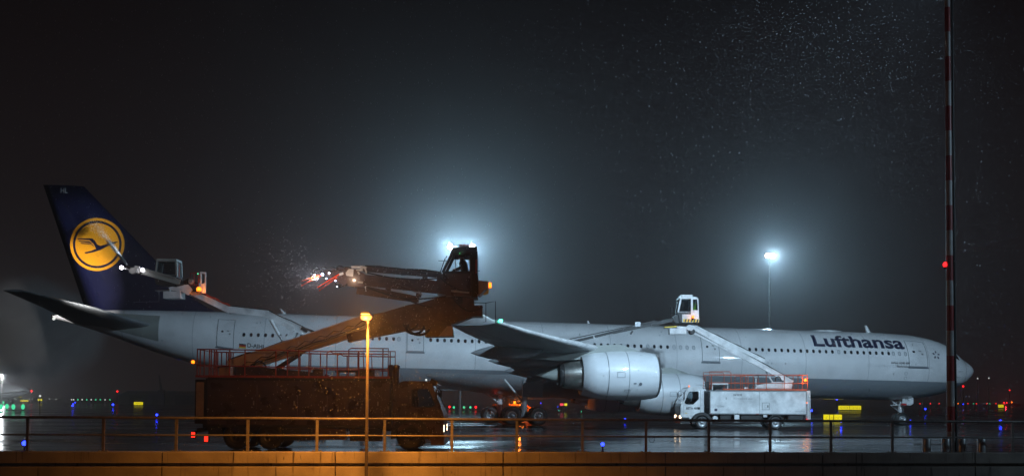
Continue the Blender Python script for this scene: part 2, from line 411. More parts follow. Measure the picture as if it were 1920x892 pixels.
for dx in (-.85, 0, .85):
    mb = MB('dark_steel'); mb.beam((hx+dx, my_-.10, HEAD+.42), (hx+dx, my_+.12, HEAD+.22), .5, .42); hd = mb.build('flood_head', root)
    mb = MB('flood_face'); mb.beam((hx+dx, my_+.125, HEAD+.216), (hx+dx, my_+.13, HEAD+.212), .44, .36); mb.build('lens', hd)
lamp('SPOT', 'flood_light', (hx, my_+.42, HEAD+.05), P_FRONT, COOL, root, .5, (8, 84, 1), R(108), .9)
for u, lab in ((1737, 'leftmost of the four low steel bollards behind the railing'), (1773, 'low steel bollard just left of the banded mast foot'),
               (1803, 'low steel bollard just right of the banded mast foot'), (1840, 'rightmost of the four low steel bollards behind the railing')):
    q = at(u, 822, 38.7)
    if u == 1737:
        mb = MB('rim_metal'); mb.lathe((0, 0, 0), (0, 0, 1), [(0, .15), (.58, .15), (.61, .135), (.615, .02)], 16)
        b0 = mb.build('bollard', loc=(q.x, 38.7, 0)); o = b0
    else: o = again(b0, 'bollard', None, (q.x, 38.7, 0))
    tag(o, lab, 'bollard', 'bollards round the mast foot')

# second apron mast out of the picture on the right: its reflections run along the fuselage
MX2, MY2 = 48.0, 23.5
root = thing('floodlight_mast', 'apron floodlight mast standing beyond the right edge of the view', 'mast', (MX2, MY2, 0))
mb = MB('mast_white'); mb.lathe((MX2, MY2, 0), (0, 0, 1), [(0, .2), (20, .1)], 12); mb.build('pole', root)
mb = MB('dark_steel'); mb.beam((MX2-1.2, MY2, 20.05), (MX2+1.2, MY2, 20.05), .5, .3); mb.build('flood_head', root)
mb = MB('flood_face'); mb.box((MX2-1.1, MY2+.26, 19.95), (MX2+1.1, MY2+.27, 20.15)); mb.build('lens', root)
lamp('SPOT', 'flood_light', (MX2, MY2+.55, 19.9), P_RIGHT, COOL, root, .5, (19, 86, 3), R(98), 1.0)

# floodlight masts far behind the airliner
def far_mast(label, u, v, Y, half, power, warm=False):
    q = at(u, v, Y)
    root = thing('floodlight_mast', label, 'mast', (q.x, Y, 0))
    mb = MB('galvanised'); mb.lathe((q.x, Y, 0), (0, 0, 1), [(0, .28), (q.z, .13)], 10); mb.build('pole', root)
    mb = MB('dark_steel'); mb.beam((q.x-half-.4, Y, q.z+.15), (q.x+half+.4, Y, q.z+.15), .3, .18); mb.build('cross_arm', root)
    for k, dx in enumerate((-half, half)):
        mb = MB('dark_steel'); mb.box((q.x+dx-.42, Y-.1, q.z-.30), (q.x+dx+.42, Y+.25, q.z+.42)); h_ = mb.build('flood_head', root)
        mb = MB('flood_warm' if warm and k == 0 else 'flood_face'); mb.lathe((q.x+dx, Y-.1, q.z+.06), (0, -1, -.12), [(0, .33), (.06, .36), (.12, .30), (.15, .1)], 16); mb.build('lens', h_)
        lamp('SPOT', 'flood_light', (q.x+dx, Y-1.3, q.z-.1), power/2*(.35 if warm and k == 0 else 1.), FLOODC, root, .35, (q.x+dx, Y-40, q.z-30), R(134), 1.0)
far_mast('floodlight mast with two white lamps glowing behind the raised operator cabin', 865, 463, 150, 1.56, P_BACK_A)
far_mast('tall floodlight mast with a glowing white head above the airliner roof', 1443, 480, 160, .35, P_BACK_B, True)

# ================================================================== THE AIRLINER
YAW, NOSE = R(7.4), Vector((39.1, 90.4, 4.75))
plane = thing('airliner', 'white four engined airliner with dark blue tail being sprayed with de-icing fluid', 'airliner', NOSE, (0, R(.9), YAW))
AM = rootmat(plane); AI = AM.inverted()
def A(s, L, z): return AM @ Vector((-s, -L, z))
def loc_at(u, v, L):                 # (s, z) of the point seen at (u, v) on the plane lateral = L
    o = AI @ Vector((0, 0, CAMH)); d = AI.to_3x3() @ ray(u, v)
    k = (-L-o.y)/d.y; p = o+d*k
    return -p.x, p.z
def gz(s): return -(4.75+math.sin(R(.9))*s)/math.cos(R(.9))            # the ground in the airliner's own height
SEC = [(0,-.18,-.18,.01),(.12,.08,-.47,.28),(.35,.33,-.75,.55),(.74,.58,-1.05,.85),(1.4,.98,-1.47,1.25),(2.0,1.45,-1.77,1.58),(2.6,1.88,-2.02,1.85),
 (3.4,2.22,-2.27,2.14),(4.55,2.50,-2.50,2.42),(6,2.70,-2.69,2.63),(7.5,2.79,-2.79,2.77),(9.5,2.82,-2.82,2.82),(14,2.82,-2.82,2.82),(52,2.82,-2.82,2.82),
 (55,2.82,-2.72,2.78),(58,2.82,-2.42,2.68),(61,2.82,-1.95,2.5),(64.3,2.81,-1.22,2.18),(67,2.79,-.45,1.82),(70.4,2.70,.72,1.22),(72.5,2.5,1.38,.78),(74.2,2.26,1.80,.34),(74.6,2.16,1.94,.2)]
def sec(s):
    s = min(max(s, 0), 74.6)
    for i in range(len(SEC)-1):
        if s <= SEC[i+1][0]: break
    a, b_ = SEC[i], SEC[i+1]; t = (s-a[0])/(b_[0]-a[0]); h = b_[0]-a[0]; out = []
    for c in (1, 2, 3):
        d1 = (b_[c]-a[c])/h
        pa = d1 if i == 0 else (b_[c]-SEC[i-1][c])/(b_[0]-SEC[i-1][0])
        pb = d1 if i == len(SEC)-2 else (SEC[i+2][c]-a[c])/(SEC[i+2][0]-a[0])
        if i == 0: pa = min(d1*1.8, 9) if c != 2 else max(d1*1.8, -9)
        t2, t3 = t*t, t*t*t
        out.append((2*t3-3*t2+1)*a[c]+(t3-2*t2+t)*h*pa+(-2*t3+3*t2)*b_[c]+(t3-t2)*h*pb)
    return out
def skin_pt(s, ang, off=0.):         # starboard skin at angle ang (radians) above the horizontal through the axis
    t, b_, w = sec(s); zc, hz = (t+b_)/2, (t-b_)/2
    n_ = Vector((0, -math.cos(ang)/w, math.sin(ang)/hz)).normalized()
    return Vector((-s, -w*math.cos(ang), zc+hz*math.sin(ang)))+n_*off
def skin_ang(s, z):
    t, b_, w = sec(s); zc, hz = (t+b_)/2, (t-b_)/2
    return math.asin(max(-1, min(1, (z-zc)/hz)))
mb = MB('aircraft_paint')
ss = [0, .03, .08, .16, .28, .45, .7, 1.0, 1.4, 1.8, 2.2, 2.6, 3.0, 3.5, 4.2, 5, 6, 7, 8.2, 9.5]+[12+2*k for k in range(21)]+[53.5, 55, 56.5, 58, 59.5, 61, 62.5, 64, 65.5, 67, 68.5, 70, 71.2, 72.3, 73.3, 74.1, 74.6]
rings = []
for s in ss:
    t, b_, w = sec(s); zc, hz = (t+b_)/2, max(.005, (t-b_)/2); w = max(w, .005)
    rings.append([(-s, w*math.cos(2*math.pi*k/48), zc+hz*math.sin(2*math.pi*k/48)) for k in range(48)])
mb.loft(rings, True); mb.build('fuselage', plane, True)
def patch(mb, s0, s1, a0, a1, off, nx=3, ny=8, skew=0.):
    vs = [skin_pt(s0+(s1-s0)*i/nx+skew*j/ny, a0+(a1-a0)*j/ny, off) for j in range(ny+1) for i in range(nx+1)]
    return mb.add(vs, [(j*(nx+1)+i, j*(nx+1)+i+1, (j+1)*(nx+1)+i+1, (j+1)*(nx+1)+i) for j in range(ny) for i in range(nx)], True)
def rim_patch(mb, s0, s1, a0, a1, off, w):
    s0, s1 = min(s0, s1), max(s0, s1); da = w/2.8
    patch(mb, s0, s0+w, a0, a1, off, 1, 10); patch(mb, s1-w, s1, a0, a1, off, 1, 10)
    patch(mb, s0, s1, a0, a0+da, off, 3, 1); patch(mb, s0, s1, a1-da, a1, off, 3, 1)
# cabin windows: one pane shape, shared
def s_of(u, L=2.72, z=.97):
    lo, hi = -2., 80.
    for _ in range(40):
        m_ = (lo+hi)/2
        if proj(A(m_, L, z))[0] > u: lo = m_
        else: hi = m_
    return lo
WA = math.asin(.97/2.82)
def win_geo(pane, frame_m):
    mb = MB(pane); base = skin_pt(20, WA)
    lp = rrect(.25, .35, .11, 3); li = [(x*.80, y*.84) for x, y in lp]
    def mp_(x, y, off): return skin_pt(20-x, WA+y/2.82, off)-base
    mb.add([mp_(x, y, .006) for x, y in li], [tuple(range(len(li)))])
    n_ = len(lp); mb.use(frame_m); mb.add([mp_(x, y, .012) for x, y in lp]+[mp_(x, y, .006) for x, y in li], [(k, (k+1) % n_, (k+1) % n_+n_, k+n_) for k in range(n_)])
    return mb
wobj = {}
def window(s, kind):
    p = skin_pt(s, skin_ang(s, .97), .004)
    if kind not in wobj:
        wobj[kind] = win_geo('window_dark' if kind == 'dark' else 'plug_grey', 'plug_grey' if kind == 'dark' else 'seam_grey').build('cabin_window', plane, True, p)
    else: again(wobj[kind], 'cabin_window', plane, p)
def row(u0, u1, plug=()):
    s = s_of(u0); end = s_of(u1)
    while s <= end+.1:
        u = proj(A(s, 2.72, .97))[0]
        window(s, 'plug' if any(abs(u-q_) < 5.5 for q_ in plug) else 'dark'); s += .5335
row(1699, 1672, (1699, 1688, 1677)); row(1667, 1386, (1574,)); row(1362, 1361, (1362,))
row(1301, 1106, (1301, 1290, 1278, 1266, 1216)); row(937, 806); row(748, 747, (748,)); row(738, 446)
def door(u0, u1, z0, z1, label=None, skew=0.):
    sa, sb = s_of(u1), s_of(u0); sm = (sa+sb)/2
    a0, a1 = skin_ang(sm, z0), skin_ang(sm, z1)
    mb = MB('aircraft_paint'); patch(mb, sa, sb, a0, a1, .012, 3, 10); o = mb.build('door', plane, True)
    mb = MB('seam_grey'); rim_patch(mb, sa, sb, a0, a1, .020, .045)
    patch(mb, sa-.06, sb+.06, a0-.05, a0-.005, .03, 3, 1); mb.build('door_seal', o, True)
    mb = MB('window_dark'); w_ = (sb-sa); am = a0+(a1-a0)*.52
    patch(mb, sa+w_*.62, sa+w_*.74, am-.03, am+.03, .024, 1, 2); mb.build('door_pane', o, True)
    mb = MB('steel'); patch(mb, sa+w_*.28, sa+w_*.42, am+.02, am+.05, .026, 1, 1); patch(mb, sa+w_*.2, sa+w_*.3, am-.09, am-.04, .026, 1, 1); mb.build('door_handle', o, True)
door(1704, 1742, -.05, 2.08); door(1316, 1349, -.10, 2.0); door(763, 795, .05, 1.62); door(405, 438, -.03, 2.1)
# cockpit windows
for s0, s1, z0, z1 in ((2.08, 2.5, .72, 1.2), (2.56, 3.0, .85, 1.3)):
    mb = MB('window_dark'); patch(mb, s0, s1, skin_ang((s0+s1)/2, z0), skin_ang((s0+s1)/2, z1), .01, 2, 4, .12); mb.build('cockpit_window', plane, True)
# lettering that follows the skin
def skin_text(txt, material, u0, u1, z0, cap, bold, name, cut=.09, off=.014, zb=None):
    v, f = text_geo(txt, bold, cut)
    sa, sb = s_of(u0, 2.5, z0), s_of(u1, 2.5, z0); sm = (sa+sb)/2; a0 = skin_ang(sm, z0)
    mb = MB(material); mb.add([skin_pt(sa+(sb-sa)*x, a0+y*cap/2.78, off) for x, y in v], f); return mb.build(name, plane, True)
skin_text('Lufthansa', 'letter_blue', 1527, 1698, 1.42, 1.30, .028, 'airline_lettering')
skin_text('D-AIHL', 'letter_dark', 464, 498, -.02, .36, .012, 'registration_lettering', .2)
skin_text('Airbus A340-600', 'letter_dark', 1667, 1703, .14, .17, .02, 'type_lettering', .3)
skin_text('Saarbrücken', 'letter_dark', 1678, 1703, -.12, .15, .02, 'name_lettering', .3)
fs0, fs1 = s_of(448, 2.6, .1), s_of(461, 2.6, .1); fl = None
for i, mm in enumerate(('letter_dark', 'flag_red', 'flag_gold')):
    mb = MB(mm); a_ = skin_ang(fs0, -.02); patch(mb, fs1, fs0, a_+(2-i)*.0445, a_+(3-i)*.0445, .014, 1, 1)
    if fl is None: fl = mb.build('national_flag', plane, True)
    else: mb.build('flag_stripe', fl, True)
mb = MB('letter_blue')                                                 # five-pointed airline alliance mark behind the cockpit
sm = s_of(1755, 2.2, 1.0); am = skin_ang(sm, .98)
for k in range(5):
    g = R(90+72*k)
    pts = [(.12*math.cos(g), .12*math.sin(g)), (.27*math.cos(g-.32), .27*math.sin(g-.32)), (.40*math.cos(g), .40*math.sin(g)), (.27*math.cos(g+.32), .27*math.sin(g+.32))]
    mb.add([skin_pt(sm-x, am+y/2.4, .012) for x, y in pts], [(0, 1, 2, 3)])
mb.build('alliance_emblem', plane, True)
mat('mark_grey', (.40, .43, .45), .4, var=.1)
mb = MB('mark_grey')                                                   # panel rows and service marks low on the nose
for k in range(12):
    s = s_of(1626+k*5.2, 2.7, -.1); rim_patch(mb, s-.07, s+.05, skin_ang(s, -.14), skin_ang(s, .05), .01, .014)
for z in (-.62, -1.0):
    s = s_of(1699, 2.7, z)
    a_ = skin_ang(s, z); n_ = 14
    mb.add([skin_pt(s+.15*math.cos(2*math.pi*k/n_), a_+.15*math.sin(2*math.pi*k/n_)/2.8, .012) for k in range(n_)]+[skin_pt(s+.11*math.cos(2*math.pi*k/n_), a_+.11*math.sin(2*math.pi*k/n_)/2.8, .012) for k in range(n_)], [(k, (k+1) % n_, (k+1) % n_+n_, k+n_) for k in range(n_)])
for u, z in ((1445, -.1), (1471, -.1), (1240, 1.9), (1245, 2.2), (1100, 1.0), (480, 1.9), (300, .4)):
    s = s_of(u, 2.6, z); a_ = skin_ang(s, z); patch(mb, s-.06, s+.06, a_-.025, a_+.025, .012, 1, 1)
mb.build('service_markings', plane, True)
def blade(u, h, c, rake, name='antenna', top=True):
    s = s_of(u, 0, 2.8); z = sec(s)[0]-.03
    mb = MB('white_metal'); mb.loft([[(-s+c/2*a, b_*.05, z) for a, b_ in ((1, 0), (.3, 1), (-1, 0), (.3, -1))], [(-s-rake+c/4*a, b_*.025, z+h) for a, b_ in ((1, 0), (.3, 1), (-1, 0), (.3, -1))]]); mb.build(name, plane, True)
blade(1629, .62, .5, .28); blade(533, .42, .4, .3); blade(1104, .25, .3, .1)
mb = MB('white_metal'); s = s_of(1552, 0, 2.8); mb.ball((-s, 0, 2.72), .32, 10, 8); mb.v = [Vector((-s+(p.x+s)*4.2, p.y*1.4, 2.80+(p.z-2.72)*.45)) for p in mb.v]; mb.build('antenna_fairing', plane, True)
mb = MB('seam_grey'); patch(mb, 1.27, 1.31, -1.45, 1.45, .006, 1, 24); mb.build('radome_joint', plane, True)
mb = MB('steel')
for s, z in ((2.3, -.3), (2.45, -.75), (3.6, -.5)):
    p = skin_pt(s, skin_ang(s, z), 0); mb.tube([p, p+Vector((0, -.12, 0)), p+Vector((.28, -.13, 0))], .018, 6)
mb.build('pitot_probe', plane, True)
# belly fairing round the wing root
mb = MB('belly_fairing'); rings = []
for k in range(25):
    t = k/24; s = 22.0+t*24.5; e_ = math.sin(math.pi*t)**.55 if 0 < t < 1 else .0
    rings.append([(-s, (2.3+.92*e_)*math.cos(g), -1.55-(.6+1.12*e_)*math.sin(g)) for g in [math.pi*j/18 for j in range(19)]])
mb.loft(rings, False, True, False); mb.build('belly_fairing', plane, True)
# wings
WL_ = [(2.2, 24.5, 38.2, -1.75, 1.65), (6.0, 27.2, 38.4, -1.42, 1.30), (9.4, 29.55, 38.9, -1.08, 1.08), (13, 32.05, 40.2, -.72, .92), (16.5, 34.5, 41.5, -.33, .80),
       (20, 36.9, 42.75, -.12, .68), (24, 39.7, 44.2, .02, .54), (27.5, 42.1, 45.5, .22, .42), (30.3, 44.1, 46.6, .46, .28)]
def wing_at(L):
    L = max(WL_[0][0], min(WL_[-1][0], L))
    for i in range(len(WL_)-1):
        if L <= WL_[i+1][0]: break
    t = (L-WL_[i][0])/(WL_[i+1][0]-WL_[i][0]); return [WL_[i][c]+(WL_[i+1][c]-WL_[i][c])*t for c in range(1, 5)]
FOIL = [(1, .0), (.85, .16), (.6, .40), (.35, .52), (.15, .44), (.05, .27), (0, 0), (.05, -.22), (.15, -.36), (.35, -.46), (.6, -.32), (.85, -.10)]
def foil(s0, s1, z, th, y, tw=0.): return [(-(s0+(s1-s0)*c), y, z+th*t-tw*c) for c, t in FOIL]
def make_wing(sg):
    mb = MB('wing_grey'); mb.loft([foil(a, b_, z, th, -sg*L, .25) for L, a, b_, z, th in WL_]); w = mb.build('wing', plane, True)
    L, a, b_, z, th = WL_[-1]
    mb = MB('white_metal'); mb.loft([foil(a+.1, b_, z, .2, -sg*L, .2), foil(a+.9, b_+.25, z+.35, .16, -sg*(L+.42), .15), foil(a+2.0, b_+.75, z+1.6, .08, -sg*(L+.85), 0)]); mb.build('winglet', w, True)
    for L in (12.2, 16.6, 21.2):                                       # flap track fairings
        a, b_, z, th = wing_at(L); c = b_-a; s0 = a+c*.45; s1 = b_+1.9-.02*L; k_ = 1.15-.018*L
        prof = [(0, .02), (.12, .55), (.3, .85), (.55, 1.0), (.75, .8), (.9, .42), (1, .03)]
        rings = [[(-(s0+(s1-s0)*t), -sg*L+.36*k_*r*math.cos(g), z-.30-.20*t-(.25 if t > .05 else .05)*k_+.62*k_*r*math.sin(g)) for g in [2*math.pi*j/12 for j in range(12)]] for t, r in prof]
        mb = MB('wing_grey'); mb.loft(rings); mb.build('flap_fairing', w, True)
    for La, Lb in ((3.0, 9.3), (10.0, 20.5)):                          # flaps, slightly extended
        ra, rb = wing_at(La), wing_at(Lb)
        mb = MB('wing_grey'); mb.loft([foil(r[1]-1.15, r[1]+.62, r[2]-.33, .30, -sg*L, .42) for L, r in ((La, ra), (Lb, rb))]); mb.build('flap', w, True)
    mb = MB('white_metal'); rings = []
    for L, a, b_, z, th in WL_[1:]:
        c = b_-a; rings.append([(-(a+c*x), -sg*L, z+th*1.04*t-.25*x+.004) for x, t in ((.10, .375), (.05, .275), (-.006, 0), (.05, -.225), (.09, -.30), (.05, -.10))])
    mb.loft(rings); mb.build('slat', w, True)
    mb = MB('seam_grey')
    for fr in (.18, .62):
        pa = []
        for L, a, b_, z, th in WL_:
            c = b_-a; y_ = z+th*(-.375 if fr < .3 else -.31)-.25*fr-.008; pa.append(Vector((-(a+c*fr), -sg*L, y_)))
        for i in range(len(pa)-1): mb.beam(pa[i], pa[i+1], .035, .004)
    for L in (5, 8, 11, 14.5, 18, 22, 26):
        a, b_, z, th = wing_at(L); c = b_-a; mb.beam((-(a+c*.14), -sg*L, z-th*.36-.04), (-(a+c*.62), -sg*L, z-th*.31-.165), .03, .012)
    mb.build('panel_joint', w, True)
    return w
wing = make_wing(1); make_wing(-1)
L, a, b_, z, th = WL_[-1]
mb = MB('green_nav'); mb.ball((-a+.12, -L-.02, z+.05), .11, 10, 7, .7); mb.build('navigation_light', wing, True)
s_, z_ = loc_at(995, 600, 0)
# engines
def make_engine(L, s0, zc, ref):
    o = Vector((-s0, -L, zc)); d = (-1, 0, -.02)
    mb = MB('nacelle_white'); mb.lathe(o, d, [(.9, 1.18), (.3, 1.20), (.05, 1.25), (0, 1.31), (.1, 1.38), (.4, 1.455), (1.0, 1.52), (1.9, 1.545), (3.0, 1.52), (4.0, 1.41), (4.85, 1.22), (4.86, 1.15), (4.2, 1.16)], 40, True, False); e_ = mb.build('engine', plane, True)
    mb = MB('steel'); mb.lathe(o, d, [(.02, 1.262), (-.012, 1.30), (.02, 1.345), (.16, 1.408)], 40, True, False); mb.build('inlet_lip', e_, True)
    mb = MB('dark_steel'); mb.lathe(o, d, [(.9, 1.18), (.95, .3), (.4, .02)], 32, True, False)
    for k in range(22):
        g = 2*math.pi*k/22; c_, s_ = math.cos(g), math.sin(g); g2 = g+.22; c2, s2 = math.cos(g2), math.sin(g2)
        mb.add([o+Vector((-.85, .3*c_, .3*s_)), o+Vector((-.72, .3*c2, .3*s2)), o+Vector((-.72, 1.15*c2, 1.15*s2)), o+Vector((-.9, 1.15*c_, 1.15*s_))], [(0, 1, 2, 3)])
    mb.build('fan', e_, True)
    mb = MB('core_metal'); mb.lathe(o, d, [(4.1, .98), (4.9, .94), (5.6, .83), (5.95, .76)], 32, True, False); mb.build('core_cowl', e_, True)
    mb = MB('dark_steel'); mb.lathe(o, d, [(5.9, .70), (6.15, .69), (6.3, .60), (6.05, .5)], 32, True, False); mb.build('exhaust_nozzle', e_, True)
    mb = MB('olive_grey'); mb.lathe(o, d, [(6.0, .50), (6.4, .43), (7.0, .24), (7.65, .01)], 28, True, False); mb.build('exhaust_cone', e_, True)
    mb = MB('seam_grey')                                               # cowl joints
    for t, r in ((2.05, 1.5475), (3.32, 1.502)): mb.lathe(o, d, [(t, r), (t+.035, r-.001)], 40, True, False)
    mb.build('cowl_joint', e_, True)
    a, b2, z, th = wing_at(L); sg = 1 if L > 0 else -1
    if L < 0: a, b2, z, th = wing_at(-L)
    poly = [(s0+.9, zc+1.42), (s0+2.4, max(zc+1.9, z-.02)), (a+.6, z+.12), (a+2.4, z+.0), (a+4.6, z-.75), (s0+6.4, zc+.78), (s0+4.8, zc+.9), (s0+2.5, zc+1.35)]
    mb = MB('olive_grey'); mb.prism([(-p, -L-.24, q_) for p, q_ in poly], (0, .48, 0)); mb.build('pylon', e_, True)
    if ref:
        def on(t, g, off=.012):                                        # markings on the cowl facing the apron
            r = 1.55-.02*abs(t-2)+off; return Vector((-s0-t, -L-r*math.cos(g), zc-.02*t+r*math.sin(g)))
        mb = MB('seam_grey')
        def rect(t0, t1, g0, g1, w=.02):
            for (ta, tb, ga, gb) in ((t0, t0+w, g0, g1), (t1-w, t1, g0, g1), (t0, t1, g0, g0+w/1.5), (t0, t1, g1-w/1.5, g1)):
                mb.add([on(ta, ga), on(tb, ga), on(tb, gb), on(ta, gb)], [(0, 1, 2, 3)])
        rect(2.35, 2.85, -.1, .12); rect(1.95, 2.33, -.72, -.6); rect(1.5, 1.53, -.62, .2, .015)
        mb.add([on(1.36+.1*math.cos(R(30*k)), -.36+.07*math.sin(R(30*k))) for k in range(12)], [tuple(range(12))])
        mb.add([on(1.62, -.36), on(1.8, -.36), on(1.8, -.31), on(1.62, -.31)], [(0, 1, 2, 3)])
        mb.build('cowl_markings', e_, True)
    return e_
for L, ue, ve, ref in ((19.3, 1226, 704, True), (9.3, 1313, 739, True)):
    s0, zc = loc_at(ue, ve, L); s0 -= .15; make_engine(L, s0, zc, ref); make_engine(-L, s0, zc, False)
# tailplane, fin, rudder
HT = [loc_at(289, 610, 1.5), loc_at(200, 622, 1.5), loc_at(42, 545, 10.9), loc_at(24, 548.5, 10.9)]
for sg in (1, -1):
    mb = MB('wing_grey'); r0, r1, t0, t1 = HT
    mb.loft([foil(r0[0], max(r1[0], r0[0]+5.6), r0[1], .62, -sg*1.5, .1), foil((r0[0]+t0[0])/2, (max(r1[0], r0[0]+5.6)+t0[0]+1.3)/2, (r0[1]+t0[1])/2+.12, .40, -sg*6.2, .06), foil(t0[0]-.1, t0[0]+1.25, t0[1], .16, -sg*10.9, 0)])
    hs = mb.build('horizontal_stabilizer', plane, True)
mb = MB('olive_grey'); s0, s1 = HT[0][0]-.4, HT[0][0]+3.4                # travel plate round the tailplane root
patch(mb, s0, s1, skin_ang(s0, .35), skin_ang(s0, 2.25), .02, 6, 8); mb.build('stabilizer_plate', plane, True)
FT = [loc_at(158, 350, 0), loc_at(81, 346.5, 0), loc_at(294, 490, 0), loc_at(154, 563, 0)]
zt = (FT[0][1]+FT[1][1])/2
def fin_le(z): return FT[0][0]+(FT[2][0]-FT[0][0])*(z-FT[0][1])/(FT[2][1]-FT[0][1]) - (max(0, 4.2-z)**2)*.42
def fin_te(z): return FT[1][0]+(FT[3][0]-FT[1][0])*(z-FT[1][1])/(FT[3][1]-FT[1][1])
FFO = [(1, .01), (.85, .35), (.65, .75), (.4, 1.0), (.2, .88), (.08, .6), (.02, .3), (0, 0)]
def fin_half(s, z):
    a, b_ = fin_le(z), fin_te(z); x = min(1, max(0, (s-a)/(b_-a))); th = .50-.028*(z-2.5)
    for i in range(len(FFO)-1):
        (x1, y1), (x0, y0) = FFO[i], FFO[i+1]
        if x0 <= x <= x1: return th*(y0+(y1-y0)*(x-x0)/(x1-x0))
    return 0
mb = MB('blue_paint'); rings = []
for k in range(13):
    z = 2.45+(zt-2.45)*k/12; a, b_ = fin_le(z), fin_te(z); th = .50-.028*(z-2.5)
    rings.append([(-(a+(b_-a)*x), -th*y, z) for x, y in FFO]+[(-(a+(b_-a)*x), th*y, z) for x, y in reversed(FFO[1:-1])])
mb.loft(rings); fin = mb.build('vertical_stabilizer', plane, True)
mb = MB('letter_dark'); zs = [2.9, 5.5, 8.1, 10.7]
for i in range(len(zs)-1):
    for fr in (.70,):
        pts = []
        for z in (zs[i], zs[i+1]):
            s = fin_le(z)+(fin_te(z)-fin_le(z))*fr
            pts += [(-s, -fin_half(s, z)-.006, z), (-s-.05, -fin_half(s+.05, z)-.006, z)]
        mb.add(pts, [(0, 1, 3, 2)])
mb.build('rudder_joint', fin, True)
def fin_pt(s, z, off): return Vector((-s, -fin_half(s, z)-off, z))
ec = loc_at(181, 457.5, .45); er = 2.02
def disc(r0, r1, off, material, name):
    mb = MB(material); n_ = 56; rr = [r0+(r1-r0)*k/max(1, round((r1-r0)/.25)) for k in range(max(1, round((r1-r0)/.25))+1)]
    vs = [fin_pt(ec[0]+r*math.cos(2*math.pi*k/n_), ec[1]+r*math.sin(2*math.pi*k/n_), off) for r in rr for k in range(n_)]
    mb.add(vs, [(i*n_+k, i*n_+(k+1) % n_, (i+1)*n_+(k+1) % n_, (i+1)*n_+k) for i in range(len(rr)-1) for k in range(n_)], True)
    return mb.build(name, fin, True)
disc(er*.895, er, .008, 'yellow_paint', 'emblem_ring'); disc(.01, er*.81, .008, 'yellow_paint', 'emblem_disc')
mb = MB('blue_paint'); k_ = er/237
def bird(poly):
    pts = [(ec[0]-(x-567)*k_, ec[1]-(y-600)*k_) for x, y in poly]
    bm = bmesh.new(); vs = [bm.verts.new((p, q_, 0)) for p, q_ in pts]; f = bm.faces.new(vs); bmesh.ops.triangulate(bm, faces=[f])
    bmesh.ops.subdivide_edges(bm, edges=[e for e in bm.edges if e.calc_length() > .3], cuts=2, use_grid_fill=True)
    bm.verts.ensure_lookup_table(); bm.verts.index_update()
    mb.add([fin_pt(q.co.x, q.co.y, .022) for q in bm.verts], [tuple(w.index for w in g.verts) for g in bm.faces]); bm.free()
bird([(458, 674), (470, 686), (540, 670), (600, 648), (655, 615), (718, 588), (752, 571), (735, 568), (700, 575), (640, 598), (602, 612), (575, 607), (550, 620), (562, 640), (520, 660)])
bird([(575, 610), (602, 613), (572, 604), (545, 565), (525, 548), (392, 551), (400, 561), (500, 565), (520, 580), (540, 600), (552, 622), (560, 632)])
bird([(404, 570), (500, 575), (530, 598), (515, 596), (490, 586), (412, 580)])
bird([(420, 588), (490, 592), (530, 604), (550, 624), (515, 604), (428, 598)])
mb.build('crane_emblem', fin, True)
v, f = text_geo('HL', .01); a0 = loc_at(113, 361, .3); a1 = loc_at(126.5, 352, .3)
mb = MB('letter_pale'); mb.add([fin_pt(a0[0]+(a1[0]-a0[0])*x, a0[1]+(a1[1]-a0[1])*y, .02) for x, y in v], f); mb.build('fin_lettering', fin, True)
mb = MB('dark_steel'); mb.lathe((-74.4, 0, 2.05), (-1, 0, 0), [(0, .2), (.3, .17), (.3, .12), (.05, .1)], 16); apu = mb.build('exhaust_pipe', plane, True)
q = loc_at(101, 597, .22); mb = MB('white_bulb'); mb.ball((-q[0], -.22, q[1]), .12, 8, 6); mb.build('tail_light', plane, True)
# landing gear
def wheel_geo(r, w, hub=.5, rim='rim_metal'):
    mb = MB('rubber'); h = w/2
    mb.lathe((0, 0, 0), (0, 1, 0), [(-h*.8, r*hub), (-h, r*.72), (-h*.92, r*.92), (-h*.5, r), (h*.5, r), (h*.92, r*.92), (h, r*.72), (h*.8, r*hub)], 28, True, False)
    for s in (-1, 1):
        mb.use(rim); mb.lathe((0, 0, 0), (0, s, 0), [(h*.80, r*hub), (h*.86, r*hub*.93), (h*.5, r*hub*.78), (h*.45, r*hub*.38), (h*.75, r*hub*.30), (h*.8, .001)], 20, True, False)
        for k in range(8):
            g = 2*math.pi*k/8; mb.use('chassis_black'); c_ = Vector((r*hub*.58*math.cos(g), s*h*.52, r*hub*.58*math.sin(g)))
            mb.add([c_+Vector((r*.07*a_, 0, r*.07*b_)) for a_, b_ in ((1, 0), (0, 1), (-1, 0), (0, -1))], [(0, 1, 2, 3)])
    return mb
bog = {}
def gear(name, L, s, offs, r, w, track, strut_r, top):
    zg = gz(s); mb = MB('white_metal')
    mb.tube([(-s, -L, zg+r), (-s+.05, -L, zg+top)], strut_r, 10); mb.tube([(-s, -L, zg+r), (-s, -L, zg+r+.9)], strut_r*1.35, 10)
    if len(offs) > 1: mb.beam((-s+max(offs), -L, zg+r), (-s+min(offs), -L, zg+r), .2, .24)
    for o_ in offs: mb.tube([(-s+o_, -L-track, zg+r), (-s+o_, -L+track, zg+r)], .09, 8)
    mb.tube([(-s, -L, zg+r+.95), (-s-1.5, -L*.98, zg+top)], .08, 8)
    mb.use('steel'); mb.tube([(-s-.1, -L-.2, zg+r+.4), (-s-.5, -L-.2, zg+r+.9), (-s-.12, -L-.2, zg+r+1.35)], .05, 6); mb.tube([(-s+.22, -L-.15, zg+r), (-s+.2, -L-.15, zg+top)], .03, 6)
    g = mb.build(name, plane, True); key = (r, w)
    for o_ in offs:
        for t in (-track, track):
            l = (-s+o_, -L+t, zg+r)
            if key not in bog: bog[key] = wheel_geo(r, w).build('wheel', g, True, l)
            else: again(bog[key], 'wheel', g, l)
    return g
